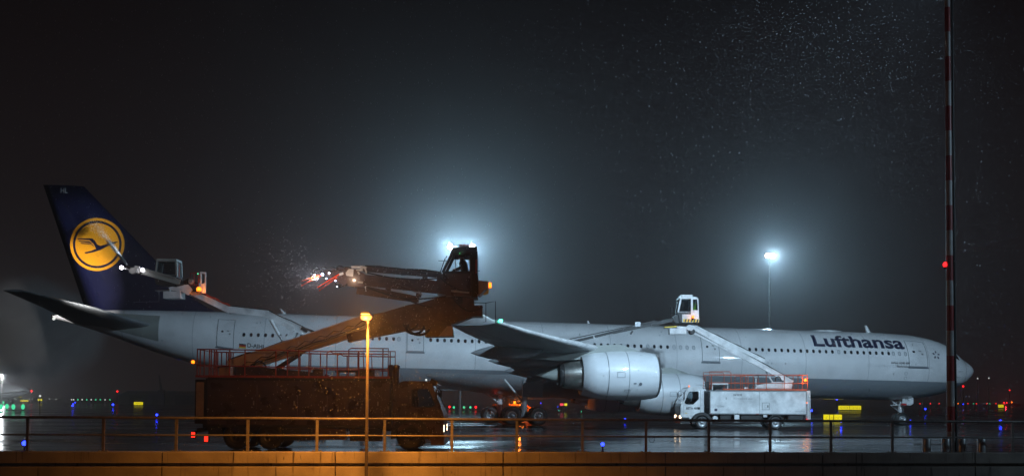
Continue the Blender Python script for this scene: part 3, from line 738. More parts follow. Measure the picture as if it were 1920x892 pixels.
sg = loc_at(984, 775, 5.9)[0]
gm = gear('main_landing_gear', 5.34, sg, (-.99, .99), .70, .50, .70, .20, 3.4); gear('main_landing_gear', -5.34, sg, (-.99, .99), .70, .50, .70, .20, 3.4)
gear('center_landing_gear', 0, sg+1.2, (-.80, .80), .66, .48, .55, .18, 2.6)
for L, s, sz in ((5.9, sg-.55, (1.5, 1.7)), (-4.6, sg+.2, (1.7, 1.4)), (-.9, sg+1.2, (1.4, 1.2))):
    mb = MB('belly_fairing'); z0 = gz(s); mb.beam((-s, -L, z0+2.1), (-s, -L-.25, z0+2.1+sz[1]), sz[0], .05, up=(0, 1, 0)); mb.build('gear_door', plane, True)
sn = loc_at(1692, 783, .45)[0]
g = gear('nose_landing_gear', 0, sn, (0,), .53, .38, .33, .13, 2.6)
zg = gz(sn); mb = MB('white_metal'); mb.tube([(-sn+.05, -.2, zg+1.0), (-sn-.95, -.2, zg+1.62), (-sn-.35, -.2, zg+1.9)], .045, 6); mb.tube([(-sn-.95, -.2, zg+1.62), (-sn-.2, -.2, zg+1.68)], .045, 6); mb.tube([(-sn+.2, -.2, zg+1.62), (-sn+.75, -.2, zg+1.66)], .05, 6); mb.build('torque_link', g, True)
q0 = loc_at(1692, 759, .7); q1 = loc_at(1712.6, 742.5, .7)
mb = MB('white_metal'); P = lambda x, y: (-(q0[0]+(q1[0]-q0[0])*x), -.7, q0[1]+(q1[1]-q0[1])*y)
mb.prism([P(0, .2), P(0, .88), P(.1, .95), P(.6, 1), P(1, 1), P(1.0, .2), P(.78, .02), P(.4, .02), P(.4, .2)], (0, .05, 0)); gd = mb.build('gear_door', plane, True)
v, f = text_geo('HL', .015); mb = MB('letter_dark'); mb.add([Vector(P(.27+.36*x, .58+.24*y))+Vector((0, -.006, 0)) for x, y in v], f); mb.build('door_lettering', gd, True)
mb = MB('flag_red'); mb.box(P(-.05, .0), tuple(Vector(P(.38, .2))+Vector((0, .2, 0)))); mb.build('warning_flag', gd, True)
# anti-collision beacon under the belly, lighting gear doors and the air below
q = (-(sg+1.7), -1.2, -2.95); mb = MB('beacon_dim'); mb.ball(q, .13, 10, 7); mb.build('anti_collision_light', plane, True)
lamp('POINT', 'beacon_light', AM @ Vector((q[0], q[1], q[2]-.35)), 1.5, (1.0, .05, .02), plane, .12)

# ================================================================== DE-ICING TRUCKS
def star(poly, c, n=28):                # resample a loop by angle about c
    out = []
    for k in range(n):
        g = 2*math.pi*k/n+.0137; d = (math.cos(g), math.sin(g)); best = None
        for i in range(len(poly)):
            (x0, y0), (x1, y1) = poly[i], poly[(i+1) % len(poly)]
            ex, ey = x1-x0, y1-y0; det = d[0]*-ey+ex*d[1]
            if abs(det) < 1e-9: continue
            wx, wy = x0-c[0], y0-c[1]; t = (wx*-ey+ex*wy)/det; s = (d[0]*wy-d[1]*wx)/det
            if t > 0 and -1e-6 <= s <= 1+1e-6 and (best is None or t > best): best = t
        out.append((c[0]+d[0]*best, c[1]+d[1]*best))
    return out
wheel_cache = {}
class Truck:
    def __init__(s, label, xr, d, Yf, Wd=2.5):
        s.xr, s.d, s.Yf, s.Wd = xr, d, Yf, Wd
        s.root = thing('deicing_truck', label, 'de-icing truck', (xr+d*4.5, Yf+Wd/2, 0), (0, 0, 0 if d > 0 else math.pi), 'de-icing trucks around the airliner')
    def P(s, t, y, z): return Vector((s.xr+s.d*t, s.Yf+y, z))
    def box(s, mb, t0, t1, y0, y1, z0, z1): return mb.box(s.P(t0, y0, z0), s.P(t1, y1, z1))
    def b(s, mb, name, parent=None): return mb.build(name, parent or s.root)
    def wheel(s, t, r, w=.30, rim='rim_metal'):
        for y in (.02+w/2, s.Wd-.02-w/2):
            key = (r, w, rim); l = rootmat(s.root).inverted() @ s.P(t, y, r)
            if key not in wheel_cache: wheel_cache[key] = wheel_geo(r, w, .56, rim).build('wheel', s.root, True, l)
            else: again(wheel_cache[key], 'wheel', s.root, l)
    def chassis(s, L, zc, boxes, Lc):
        mb = MB('chassis_black')
        for y in (.75, 1.6): s.box(mb, .1, L-.3, y, y+.12, zc-.28, zc-.02)
        for t in (.3, 1.6, 3.2, 4.8, 6.4): s.box(mb, t, t+.12, .87, 1.6, zc-.22, zc-.06)
        s.box(mb, .05, .2, .15, s.Wd-.15, zc-.35, zc-.2); s.b(mb, 'chassis')
        for i, (t0, t1, z0, z1, mm, rnd) in enumerate(boxes):
            mb = MB(mm)
            if rnd: mb.lathe(s.P((t0+t1)/2, .08, (z0+z1)/2), (0, 1, 0), [(0, (t1-t0)/2*.9), (.04, (t1-t0)/2), (.55, (t1-t0)/2)], 20)
            else: s.box(mb, t0, t1, .06, .62, z0, z1)
            s.b(mb, rnd or 'side_locker')
    def fender(s, t, r, mm, r2=None, w=.42):
        r2 = r2 or r+.09; mb = MB(mm); ring = []
        for rr in (r+.04, r2): ring.append([(t+rr*math.cos(R(g)), r+.02+rr*math.sin(R(g))) for g in range(-8, 189, 14)])
        n_ = len(ring[0])
        for y0, y1 in ((-.01, w), (s.Wd-w, s.Wd+.01)):
            for k in range(n_-1):
                q = [ring[0][k], ring[0][k+1], ring[1][k+1], ring[1][k]]
                mb.prism([s.P(a_, y0, b_) for a_, b_ in q], (0, y1-y0, 0))
            s.b(mb, 'fender'); mb = MB(mm)
    def cab(s, poly, win, mm, windscreen, name='cab'):
        # poly runs round the side; windscreen = (index, index) of the edge that is glazed
        c = (sum(p[0] for p in win)/len(win), sum(p[1] for p in win)/len(win))
        po, wi = star(poly, c), star(win, c); wi2 = star([(c[0]+(p[0]-c[0])*.93, c[1]+(p[1]-c[1])*.93) for p in win], c)
        mb = MB(mm); W_ = s.Wd
        for y, e_ in ((.02, .05), (W_-.02, -.05)):
            mb.frame([s.P(a_, y, b_) for a_, b_ in po], [s.P(a_, y, b_) for a_, b_ in wi], (0, e_, 0))
        n_ = len(poly)
        for i in range(n_):
            j = (i+1) % n_
            if (i, j) == windscreen: continue
            p, q = poly[i], poly[j]
            mb.add([s.P(p[0], .03, p[1]), s.P(q[0], .03, q[1]), s.P(q[0], W_-.03, q[1]), s.P(p[0], W_-.03, p[1])], [(0, 1, 2, 3)])
        cb = s.b(mb, name)
        md = cb.modifiers.new('thick', 'SOLIDIFY'); md.thickness = .012; md.offset = 0
        p, q = poly[windscreen[0]], poly[windscreen[1]]
        mb = MB('cab_glass'); mb.add([s.P(p[0], .12, p[1]), s.P(q[0], .12, q[1]), s.P(q[0], W_-.12, q[1]), s.P(p[0], W_-.12, p[1])], [(0, 1, 2, 3)]); s.b(mb, 'windscreen', cb)
        mb = MB(mm)
        for y0, y1 in ((.03, .12), (W_-.12, W_-.03)): mb.add([s.P(p[0], y0, p[1]), s.P(q[0], y0, q[1]), s.P(q[0], y1, q[1]), s.P(p[0], y1, p[1])], [(0, 1, 2, 3)])
        pl = s.b(mb, 'pillar', cb); md = pl.modifiers.new('thick', 'SOLIDIFY'); md.thickness = .05; md.offset = 0
        for y in (.045, W_-.045):
            mb = MB('tinted_glass'); mb.add([s.P(a_, y, b_) for a_, b_ in wi], [tuple(range(len(wi)))]); s.b(mb, 'side_window', cb)
        mb = MB('rubber'); mb.frame([s.P(a_, .014, b_) for a_, b_ in wi], [s.P(a_, .014, b_) for a_, b_ in wi2], (0, .02, 0)); s.b(mb, 'window_seal', cb)
        # door joint, handle, mirror, seat, steering wheel
        t0, t1 = min(p[0] for p in win)-.12, max(p[0] for p in win)
        z1 = max(p[1] for p in win)+.10; z0 = min(p[1] for p in poly)+.45
        mb = MB('rubber')
        for a_, b_ in (((t0, z0), (t0, z1)), ((t0, z0), (t1+.02, z0)), ((t1+.02, z0), (t1+.02, min(p[1] for p in win)-.05))): mb.beam(s.P(a_[0], .012, a_[1]), s.P(b_[0], .012, b_[1]), .012, .02, up=(0, 1, 0))
        s.b(mb, 'door_joint', cb)
        mb = MB('rubber'); s.box(mb, t0+.08, t0+.24, -.03, .01, min(p[1] for p in win)-.22, min(p[1] for p in win)-.18); s.b(mb, 'door_handle', cb)
        for y in (-.14, W_+.02):
            mb = MB('chassis_black'); s.box(mb, t1-.02, t1+.05, y, y+.12, z1-.65, z1-.15); mb.tube([s.P(t1, y+.06, z1-.15), s.P(t1-.12, max(0, min(W_, y+.2)), z1-.04)], .015, 6); s.b(mb, 'mirror', cb)
        mb = MB('seat_cloth'); zs_ = min(p[1] for p in win)
        for y in (.35, 1.55): s.box(mb, t0+.15, t0+.65, y, y+.5, zs_-.55, zs_-.3); s.box(mb, t0+.08, t0+.24, y, y+.5, zs_-.3, zs_+.42)
        s.b(mb, 'seat', cb)
        mb = MB('chassis_black'); cc = s.P(t1-.12, .62 if s.d < 0 else 1.85, zs_+.02); mb.tube([cc+Vector((.06*math.sin(R(g))*s.d, .2*math.cos(R(g)), .2*math.sin(R(g)))) for g in range(0, 361, 30)], .014, 6); s.b(mb, 'steering_wheel', cb)
        return cb
    def rails(s, mm, runs, posts, z_deck):
        # runs: lists of (t, z); posts: (t, z top)
        for y in (.07, s.Wd-.07):
            for r in runs:
                mb = MB(mm); mb.tube([s.P(t, y, z) for t, z in r], .024, 7); s.b(mb, 'deck_rail')
            for t, z in posts:
                mb = MB(mm); mb.tube([s.P(t, y, z_deck), s.P(t, y, z)], .024, 7); s.b(mb, 'rail_post')
        for r in runs:
            for t, z in ((r[0],) if r[0][0] < r[-1][0] else (r[-1],)):
                mb = MB(mm); mb.tube([s.P(t, .07, z), s.P(t, s.Wd-.07, z)], .024, 7); s.b(mb, 'deck_rail')
    def lampball(s, name, mm, p, r, sz=1.0, parent=None, base=None):
        mb = MB('chassis_black'); p = Vector(p); mb.lathe(p-Vector((0, 0, r*sz+.05)), (0, 0, 1), [(0, r*.9), (.06, r*.9)], 10)
        o = s.b(mb, name, parent)
        mb = MB(mm); mb.ball(p, r, 10, 7, sz)
        if parent is None: s.b(mb, 'bulb', o)
        else: mb.build('lamp_bulb', parent)
        return o
def arm(T, name, uv, Y, h, w, mm, h2=None, parent=None, detail=True, hose=None, taper=1.0):
    # a box-section boom through the seen points, with edge flanges, stiffening bands and a hose
    o = None
    pts = [at(u, v, Y) for u, v in uv]
    for i in range(len(pts)-1):
        a_, b_ = pts[i], pts[i+1]; ha = h+((h2 or h)-h)*i/(len(pts)-1); hb = h+((h2 or h)-h)*(i+1)/(len(pts)-1)
        mb = MB(mm); mb.beam(a_, b_, w, ha, w*taper, hb)
        if detail:
            d = (b_-a_); n_ = max(2, int(d.length/1.1)); u_ = d.cross(Vector((0, 1, 0))).normalized(); u_ = u_ if u_.z > 0 else -u_
            for k in range(n_+1):
                c = a_+d*(k/n_); hh = ha+(hb-ha)*k/n_
                mb.beam(c-d.normalized()*.04, c+d.normalized()*.04, w+.03, hh+.03)
            mb.beam(a_-u_*ha*.5+Vector((0, -w/2-.012, 0)), b_-u_*hb*.5+Vector((0, -w/2-.012, 0)), .03, .05); mb.beam(a_+u_*ha*.5+Vector((0, -w/2-.012, 0)), b_+u_*hb*.5+Vector((0, -w/2-.012, 0)), .03, .05)
        q = T.b(mb, name, parent)
        if o is None: o = q
        if hose:
            mb = MB(hose); d = b_-a_; u_ = d.cross(Vector((0, 1, 0))).normalized(); u_ = u_ if u_.z > 0 else -u_
            n_ = max(4, int(d.length/.5))
            mb.tube([a_+d*(k/n_)+u_*(ha/2+.05+.025*math.sin(k*2.1))+Vector((0, -w*.25, 0)) for k in range(n_+1)], .04, 6); T.b(mb, 'hose', q)
    return o
def cyl(T, a_, b_, Y, r=.07, mm='steel', body='white_metal', frac=.55):
    p, q = at(*a_, Y), at(*b_, Y); mb = MB(body); mb.tube([p, p+(q-p)*frac], r, 10); mb.use(mm); mb.tube([p+(q-p)*frac, q], r*.6, 10); return T.b(mb, 'boom_cylinder')
def cabin(T, rf, rr, fr, ff, Yc, hw, mm, body, zlow_v, glassm='cab_glass'):
    # rf, rr, fr, ff: seen corners of the glazed side: roof front, roof rear, floor rear, floor front
    A_, B_, C_, D_ = (at(u, v, Yc) for u, v in (rf, rr, fr, ff)); Yv = Vector((0, hw, 0))
    mb = MB(body); lo = at(ff[0], zlow_v, Yc).z
    mb.prism([D_-Yv, C_-Yv, Vector((C_.x, C_.y, lo))-Yv, Vector((D_.x+(C_.x-D_.x)*.12, D_.y, lo))-Yv], Yv*2); cb = T.b(mb, 'operator_cabin')
    th = .09
    for y in (-1, 1):
        mb = MB(mm)
        for p, q in ((A_, D_), (B_, C_)): mb.beam(p+Yv*y*(1-.05/hw), q+Yv*y*(1-.05/hw), .10, th+.03, up=(0, 1, 0))
        mb.beam(A_+Yv*y*(1-.04/hw), B_+Yv*y*(1-.04/hw), .08, .10); mb.beam(D_+Yv*y*(1-.04/hw), C_+Yv*y*(1-.04/hw), .08, .10)
        T.b(mb, 'window_frame', cb)
    mb = MB(mm); e_ = (B_-A_)*.03; mb.prism([A_-e_-Yv*1.05+Vector((0, 0, .02)), B_+e_-Yv*1.05+Vector((0, 0, .02)), B_+e_-Yv*1.05+Vector((0, 0, .15)), A_-Yv*1.05+Vector((0, 0, .15))], Yv*2.1); T.b(mb, 'roof', cb)
    for nm, quad in (('side_window', [A_-Yv, B_-Yv, C_-Yv, D_-Yv]), ('side_window', [A_+Yv, B_+Yv, C_+Yv, D_+Yv]), ('front_window', [A_-Yv, A_+Yv, D_+Yv, D_-Yv]), ('rear_window', [B_-Yv, B_+Yv, C_+Yv, C_-Yv])):
        c = sum(quad, Vector())/4; mb = MB(glassm); mb.add([c+(p-c)*.97 for p in quad], [(0, 1, 2, 3)]); T.b(mb, nm, cb)
    return cb, A_, B_, C_, D_

def person(label, hip, face, lean, vest, sc=1.0, armv=(.38, -.02, .10)):
    # a seated operator: one continuous skinned body, clothing and hair as children
    f = Vector((face, 0, 0)); rt = Vector((0, -face, 0)); up = Vector((0, 0, 1)); V = []; E = []; Rr = []
    def v(p, r, par=None):
        V.append(Vector(p)*sc); Rr.append(r*sc); i = len(V)-1
        if par is not None: E.append((par, i))
        return i
    L = lambda a_, b_, c: f*a_+rt*b_+up*c
    pel = v(L(0, 0, 0), .15); ab = v(L(.02+lean*.3, 0, .2), .14, pel); ch = v(L(.02+lean*.7, 0, .42), .16, ab); nk = v(L(.04+lean, 0, .56), .06, ch); hd = v(L(.07+lean, 0, .68), .095, nk); tp = v(L(.06+lean, 0, .79), .08, hd)
    v(L(.165+lean, 0, .675), .018, hd)
    for s_ in (-1, 1):
        v(L(.06+lean, s_*.10, .69), .018, hd)
        sh = v(L(.02+lean*.8, s_*.19, .48), .07, ch); el = v(L(.10+lean*.8, s_*.25, .23), .048, sh); wr = v(L(armv[0], s_*.2, armv[2]+.06), .032, el); pm_ = v(L(armv[0]+.07, s_*.19, armv[2]+.05), .028, wr)
        for k in range(4):
            k1 = v(L(armv[0]+.12, s_*(.155+.02*k), armv[2]+.05), .010, pm_); k2 = v(L(armv[0]+.155+.006*(k in (1, 2)), s_*(.155+.02*k), armv[2]+.025), .009, k1); v(L(armv[0]+.15, s_*(.155+.02*k), armv[2]-.002), .008, k2)
        th1 = v(L(armv[0]+.08, s_*.14, armv[2]+.04), .011, pm_); v(L(armv[0]+.115, s_*.13, armv[2]+.02), .010, th1)
        kn = v(L(.44, s_*.12, .02), .075, v(L(.05, s_*.1, -.01), .09, pel)); an = v(L(.47, s_*.12, -.38), .045, kn); v(L(.62, s_*.13, -.43), .035, an)
    me = bpy.data.meshes.new('person'); me.from_pydata([tuple(p) for p in V], E, []); o = bpy.data.objects.new('person', me); COL.objects.link(o)
    md = o.modifiers.new('s', 'SKIN'); o.modifiers.new('ss', 'SUBSURF').levels = 1
    sv = me.skin_vertices[0].data
    for i, r in enumerate(Rr): sv[i].radius = (r, r)
    sv[0].use_root = True
    bpy.context.view_layer.update()
    ev = o.evaluated_get(bpy.context.evaluated_depsgraph_get()); m2 = bpy.data.meshes.new_from_object(ev)
    bpy.data.objects.remove(o); o = bpy.data.objects.new('person', m2); COL.objects.link(o); o.location = hip
    m2.materials.clear(); m2.materials.append(M['skin']); m2.materials.append(M['dark_cloth'])
    hz = .60*sc
    for p in m2.polygons:
        c = p.center; p.use_smooth = True; p.material_index = 0 if (c.z > hz or c.dot(f) > (armv[0]+.01)*sc and c.z > -.02*sc and c.z < .25*sc and abs(c.y) < .30*sc and c.z > .08*sc) else 1
    tag(o, label, 'person')
    mb = MB(vest)
    mb.loft([[(f*(.02+lean*t_)+f*(a_*math.cos(g))+rt*(b_*math.sin(g))+up*z)*sc for g in [2*math.pi*k/14 for k in range(14)]] for z, a_, b_, t_ in ((.02, .165, .20, 0), (.2, .16, .19, .3), (.4, .175, .225, .7), (.50, .12, .18, .85), (.55, .085, .10, .95))], False)
    c = mb.build('vest', o, True)
    mb = MB('hair'); mb.ball((f*(.045+lean)+up*.735)*sc, .108*sc, 12, 8, .82); mb.build('cap', o, True)
    return o

# ---- 1: dark truck close behind the railing, its boom rising to the right
xr = at(365, 750, 39.5).x
T = Truck('dark brown box de-icing truck close behind the railing, boom raised over the lamp', xr, 1, 39.5); T1 = T; Yc = 40.75
T.chassis(9.0, .98, [(3.3, 4.3, .35, .80, 'chassis_black', None), (4.4, 5.6, .38, .80, 'brown_body', None), (5.75, 6.9, .34, .80, 'chassis_black', None), (.5, 1.0, .5, .80, 'chassis_black', None)], 0)
mb = MB('brown_body'); T.box(mb, .40, 7.27, .03, 2.47, .86, 2.60); body = T.b(mb, 'tank_body')
mb = MB('chassis_black')
for t in (.40, 7.21): T.box(mb, t, t+.07, .0, 2.5, .84, 2.63)
T.box(mb, .47, 7.21, .0, 2.5, 2.56, 2.66); T.box(mb, .47, 7.21, .005, 2.495, .83, .93); T.b(mb, 'body_frame', body)
for t0, t1, z0, z1 in ((.9, 2.3, 1.05, 2.4), (2.4, 3.8, 1.05, 2.4), (4.0, 4.9, 1.05, 2.0), (5.1, 6.9, 1.05, 2.4)):
    mb = MB('brown_body'); T.box(mb, t0, t1, .012, .05, z0, z1); pn = T.b(mb, 'access_panel', body)
    mb = MB('steel'); T.box(mb, t1-.14, t1-.10, -.005, .012, (z0+z1)/2-.08, (z0+z1)/2+.08); mb.build('panel_latch', body)
mb = MB('chassis_black'); T.box(mb, 0, .40, .03, 2.47, .95, 2.58); rc = T.b(mb, 'rear_cabinet')
mb = MB('pinkish_panel'); T.box(mb, .05, .33, .012, .045, 1.22, 2.48); T.b(mb, 'cabinet_door', rc)
mb = MB('brown_body'); T.box(mb, 7.3, 7.50, .25, 2.3, .7, 2.5); T.b(mb, 'bulkhead')
cb = T.cab([(7.55, .62), (7.52, 2.50), (7.75, 2.57), (8.62, 2.56), (8.74, 2.49), (9.10, 1.60), (9.21, 1.32), (9.21, .32), (8.55, .28), (8.42, .8), (7.95, 1.02), (7.6, .85)],
           [(8.02, 2.30), (8.66, 2.30), (8.93, 1.66), (8.72, 1.58), (8.02, 1.60)], 'brown_body', (4, 5))
mb = MB('brown_body'); T.box(mb, 8.75, 9.24, .0, 2.5, .22, .55); T.b(mb, 'bumper')
mb = MB('chassis_black'); mb.beam(T.P(8.70, .1, 2.58), T.P(8.95, .1, 2.47), .02, .2); mb.prism([T.P(8.62, .1, 2.57), T.P(8.98, .1, 2.42), T.P(8.98, .1, 2.45), T.P(8.62, .1, 2.61)], (0, 2.3, 0)); T.b(mb, 'sun_visor', cb)
T.fender(7.98, .5, 'chassis_black', .72)
for t in (7.98, 1.55, 2.80): T.wheel(t, .5, .30, 'dark_steel')
for y in (.16, 2.1):
    mb = MB('head_lamp'); mb.box(T.P(9.20, y, .70), T.P(9.225, y+.2, .95)); T.b(mb, 'headlight')
mb = MB('white_bulb'); mb.ball(T.P(8.55, .12, 2.62), .04, 8, 6); T.b(mb, 'marker_lamp', cb)
for t, z in ((-.06, .55), (.42, .40)):
    mb = MB('chassis_black'); T.box(mb, t-.05, t+.09, .02, .25, z-.14, z+.12); o = T.b(mb, 'tail_light')
    mb = MB('tail_lamp'); T.box(mb, t-.045, t+.085, .008, .02, z-.11, z+.08); T.b(mb, 'lens', o)
# deck
mb = MB('red_rail'); T.box(mb, .0, 7.2, .02, 2.48, 2.66, 2.74); T.b(mb, 'deck')
T.rails('red_rail', [[(.05, 3.70), (3.1, 3.68), (5.0, 3.64), (5.1, 3.58), (7.15, 3.56)], [(.05, 3.1), (2.0, 3.08), (7.15, 2.99)], [(4.86, 2.74), (4.86, 3.58), (4.96, 3.66), (6.2, 3.66), (6.24, 2.99)], [(5.67, 2.74), (5.67, 3.72), (5.75, 3.77), (7.14, 3.77), (7.14, 2.74)]],
        [(t, 3.70) for t in (.05, .16, .31, .50, .57, .68, .76, 1.25, 1.82, 2.97, 3.4, 3.82, 4.2)]+[(5.25, 3.57), (6.05, 3.66), (6.94, 3.76)], 2.74)
mb = MB('pinkish_panel'); T.box(mb, .80, 1.18, .3, .9, 2.74, 3.12); T.b(mb, 'deck_box')
mb = MB('brown_body'); T.box(mb, 4.32, 4.7, .2, .7, 2.74, 3.0); T.b(mb, 'deck_box')
mb = MB('brown_body'); T.box(mb, 5.1, 6.0, .5, 1.8, 2.88, 2.96); T.box(mb, 5.15, 5.25, .55, .7, 2.74, 2.88); T.box(mb, 5.85, 5.95, .55, .7, 2.74, 2.88); T.b(mb, 'walkway')
mb = MB('brown_body'); T.box(mb, 6.0, 6.6, .4, 2.0, 2.74, 3.02); T.b(mb, 'pump_unit')
for t, r in ((7.22, .10), (7.40, .12)):
    mb = MB('brown_arm'); mb.lathe(T.P(t, .35, 2.4), (0, 0, 1), [(0, r), (.62, r), (.66, r*1.25), (.74, r*1.25), (.78, r*.6)], 12); T.b(mb, 'air_intake')
mb = MB('amber_bulb'); q = at(362, 678, 39.6); mb.ball(q, .07, 10, 7, .9); mb.use('chassis_black'); mb.beam(q, T.P(.06, .07, q.z), .03, .03); T.b(mb, 'beacon')
# boom
mb = MB('brown_arm'); mb.prism([T.P(1.25, .8, 2.74), T.P(5.0, .8, 2.74), T.P(4.6, .8, 2.86), T.P(1.55, .8, 3.14), T.P(1.25, .8, 3.10)], (0, .9, 0)); T.b(mb, 'boom_cradle')
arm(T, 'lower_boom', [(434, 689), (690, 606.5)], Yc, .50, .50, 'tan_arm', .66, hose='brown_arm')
arm(T, 'middle_boom', [(676, 613), (868, 564)], Yc, .52, .44, 'brown_arm', .50, hose='brown_arm')
arm(T, 'lower_link', [(655, 634), (760, 611), (842, 603)], Yc, .28, .58, 'brown_arm', .46)
mb = MB('pinkish_panel'); mb.prism([at(u, v, Yc-.30) for u, v in ((553, 650.5), (569, 644.5), (571, 651), (556, 657))], (0, .02, 0)); T.b(mb, 'marking_plate')
for k, (dy, dv) in enumerate(((-.30, 3), (-.30, 7))):
    mb = MB('steel' if k else 'rubber'); p, q = at(470, 681+dv, Yc+dy), at(684, 606+dv, Yc+dy); mb.tube([p+(q-p)*(j/14)+Vector((0, 0, .02*math.sin(j*1.9))) for j in range(15)], .028, 6); T.b(mb, 'pipe')
mb = MB('brown_arm')
for k in range(9):
    p, q = at(450+27*k, 688.5-9.6*k, Yc-.28), at(463.5+27*k, 678-9.6*k, Yc-.28); r_ = at(477+27*k, 679-9.6*k, Yc-.28); mb.beam(p, q, .03, .05, up=(0, 1, 0)); mb.beam(q, r_, .03, .05, up=(0, 1, 0))
T.b(mb, 'lattice')
cyl(T, (520, 690), (600, 640), Yc-.1, .09, 'steel', 'brown_arm')
mb = MB('rubber'); c = at(487, 690, Yc-.35); mb.tube([c+Vector((.24*math.cos(R(g)), 0, .26*math.sin(R(g)))) for g in range(-20, 205, 15)], .035, 7); T.b(mb, 'hose')
mb = MB('brown_arm'); mb.prism([at(u, v, Yc-.4) for u, v in ((800, 596), (812, 570), (862, 556), (888, 560), (892, 590), (868, 600), (846, 608))], (0, .8, 0)); T.b(mb, 'boom_knuckle')
mb = MB('rubber')
for k, (u, v, r) in enumerate(((777, 612, .34), (786, 611, .42), (770, 606, .27))):
    c = at(u, v, Yc-.45+.1*k); mb.tube([c+Vector((r*math.cos(R(g)), .05*math.sin(R(g)), r*.8*math.sin(R(g)))) for g in range(170, 375, 15)], .05, 7)
T.b(mb, 'hose_loop')
mb = MB('brown_arm'); mb.prism([at(u, v, Yc-.4) for u, v in ((797, 606), (846, 606), (850, 630), (797, 631))], (0, .8, 0)); cw = T.b(mb, 'counterweight')
mb = MB('pinkish_panel'); mb.prism([at(u, v, Yc-.412) for u, v in ((822, 630), (838, 611), (849, 611), (849, 629.5))], (0, .01, 0)); T.b(mb, 'warning_panel', cw)
mb = MB('brown_arm'); mb.prism([at(u, v, Yc-.45) for u, v in ((861, 572), (904.5, 572), (904.5, 592.5), (861, 592.5))], (0, .9, 0)); T.b(mb, 'valve_box')
mb = MB('chassis_black'); mb.lathe(at(862, 566, Yc), (0, 0, 1), [(-.1, .42), (.16, .42), (.2, .32), (.4, .32)], 20); T.b(mb, 'turntable')
for yy in (-.55, .55):
    mb = MB('dark_steel'); mb.tube([at(878, 567, Yc+yy), at(911, 567.5, Yc+yy), at(929, 564.5, Yc+yy), at(929, 605, Yc+yy)], .018, 6); mb.tube([at(911, 568, Yc+yy), at(911, 603, Yc+yy)], .014, 6); T.b(mb, 'guard_rail')
# operator cabin, nozzle arm
cb, A_, B_, C_, D_ = cabin(T, (850, 478), (884, 478), (884, 514), (832, 514), Yc, .62, 'chassis_black', 'brown_body', 557)
mb = MB('chassis_black'); mb.prism([at(u, v, Yc-.63) for u, v in ((848, 464), (894, 461.5), (895, 478), (843, 479))], (0, 1.26, 0)); T.b(mb, 'cabin_hood', cb)
mb = MB('chassis_black'); mb.prism([at(u, v, Yc-.62) for u, v in ((884, 476), (895, 476), (895, 557), (884, 557))], (0, 1.24, 0)); T.b(mb, 'rear_post', cb)
mb = MB('red_rail'); mb.tube([at(893, 486, Yc-.66), at(893, 512, Yc-.66)], .03, 7); T.b(mb, 'grab_bar', cb)
mb = MB('red_rail'); mb.prism([at(u, v, Yc-.5) for u, v in ((861, 458), (878, 458), (878, 461), (861, 461))], (0, 1.0, 0)); T.b(mb, 'roof_panel', cb)
mb = MB('cabin_led')
for u, v in ((862, 472), (864, 472), (868, 472), (862, 475)): q = at(u, v, Yc-.645); mb.box(q-Vector((.022, .005, .014)), q+Vector((.022, .005, .014)))
T.b(mb, 'status_led', cb)
mb = MB('dark_steel'); mb.tube([at(822, 488.5, Yc-.66), at(846, 488.5, Yc-.66)], .014, 6); T.b(mb, 'mirror_rod', cb); mb = MB('dark_steel'); mb.tube([at(854, 478, Yc-.6), at(854, 503, Yc-.6)], .012, 6); T.b(mb, 'wiper', cb); mb = MB('dark_steel'); mb.tube([at(886, 507.5, Yc-.68), at(900, 507.5, Yc-.68)], .014, 6); T.b(mb, 'rod', cb); mb = MB('dark_steel'); mb.tube([at(825, 512, Yc-.64), at(834, 486, Yc-.64), at(838, 480, Yc-.64)], .02, 6); T.b(mb, 'cable', cb)
q = at(855, 507, Yc-.2); mb = MB('chassis_black'); mb.beam(q+Vector((-.2, 0, -.3)), q+Vector((-.05, 0, .02)), .3, .1); mb.tube([q, q+Vector((.05, 0, .12))], .02, 6); T.b(mb, 'control_console', cb)
mb = MB('seat_cloth'); q = at(874, 520, Yc); mb.box(q+Vector((-.26, -.26, -.12)), q+Vector((.2, .26, 0))); mb.box(q+Vector((.16, -.26, 0)), q+Vector((.27, .26, .62))); T.b(mb, 'seat', cb)
person('operator in a dark cap seated in the high dark cabin in front of the glow', at(873, 513, Yc), -1, .10, 'dark_cloth', .98)
mb = MB('pinkish_panel'); mb.prism([at(u, v, Yc-.5) for u, v in ((896, 526), (916, 527), (916, 541), (909, 542), (899, 553), (896, 553))], (0, 1.0, 0)); rb = T.b(mb, 'rear_box')
mb = MB('hazard_yellow'); mb.prism([at(u, v, Yc-.512) for u, v in ((905, 552), (916, 541.5), (916, 550), (909, 553))], (0, .01, 0)); T.b(mb, 'hazard_stripe', rb)
mb = MB('amber_bulb'); q = at(919, 534.5, Yc-.3); mb.box(q-Vector((.05, .1, .09)), q+Vector((.05, .1, .09))); T.b(mb, 'beacon')
arm(T, 'nozzle_arm', [(684, 526), (830, 540)], Yc-.15, .36, .36, 'brown_arm', .46)
arm(T, 'nozzle_arm', [(672, 543), (784, 562)], Yc+.12, .32, .26, 'brown_arm', .2)
arm(T, 'hose_rack', [(684, 505), (826, 516)], Yc-.1, .15, .22, 'brown_arm', .18, hose='rubber')
for u0, v0, u1, v1, sag, y_ in ((690, 540, 830, 556, .22, -.4), (688, 511, 820, 522, .12, -.35), (760, 560, 862, 566, .25, -.3), (826, 520, 890, 545, .2, -.62), (700, 500, 800, 512, -.05, -.2), (850, 560, 905, 575, .3, -.5)):
    p, q = at(u0, v0, Yc+y_), at(u1, v1, Yc+y_); mb = MB('rubber'); mb.tube([p+(q-p)*(j/12)-Vector((0, 0, sag*math.sin(math.pi*j/12))) for j in range(13)], .028, 6); T.b(mb, 'hose')
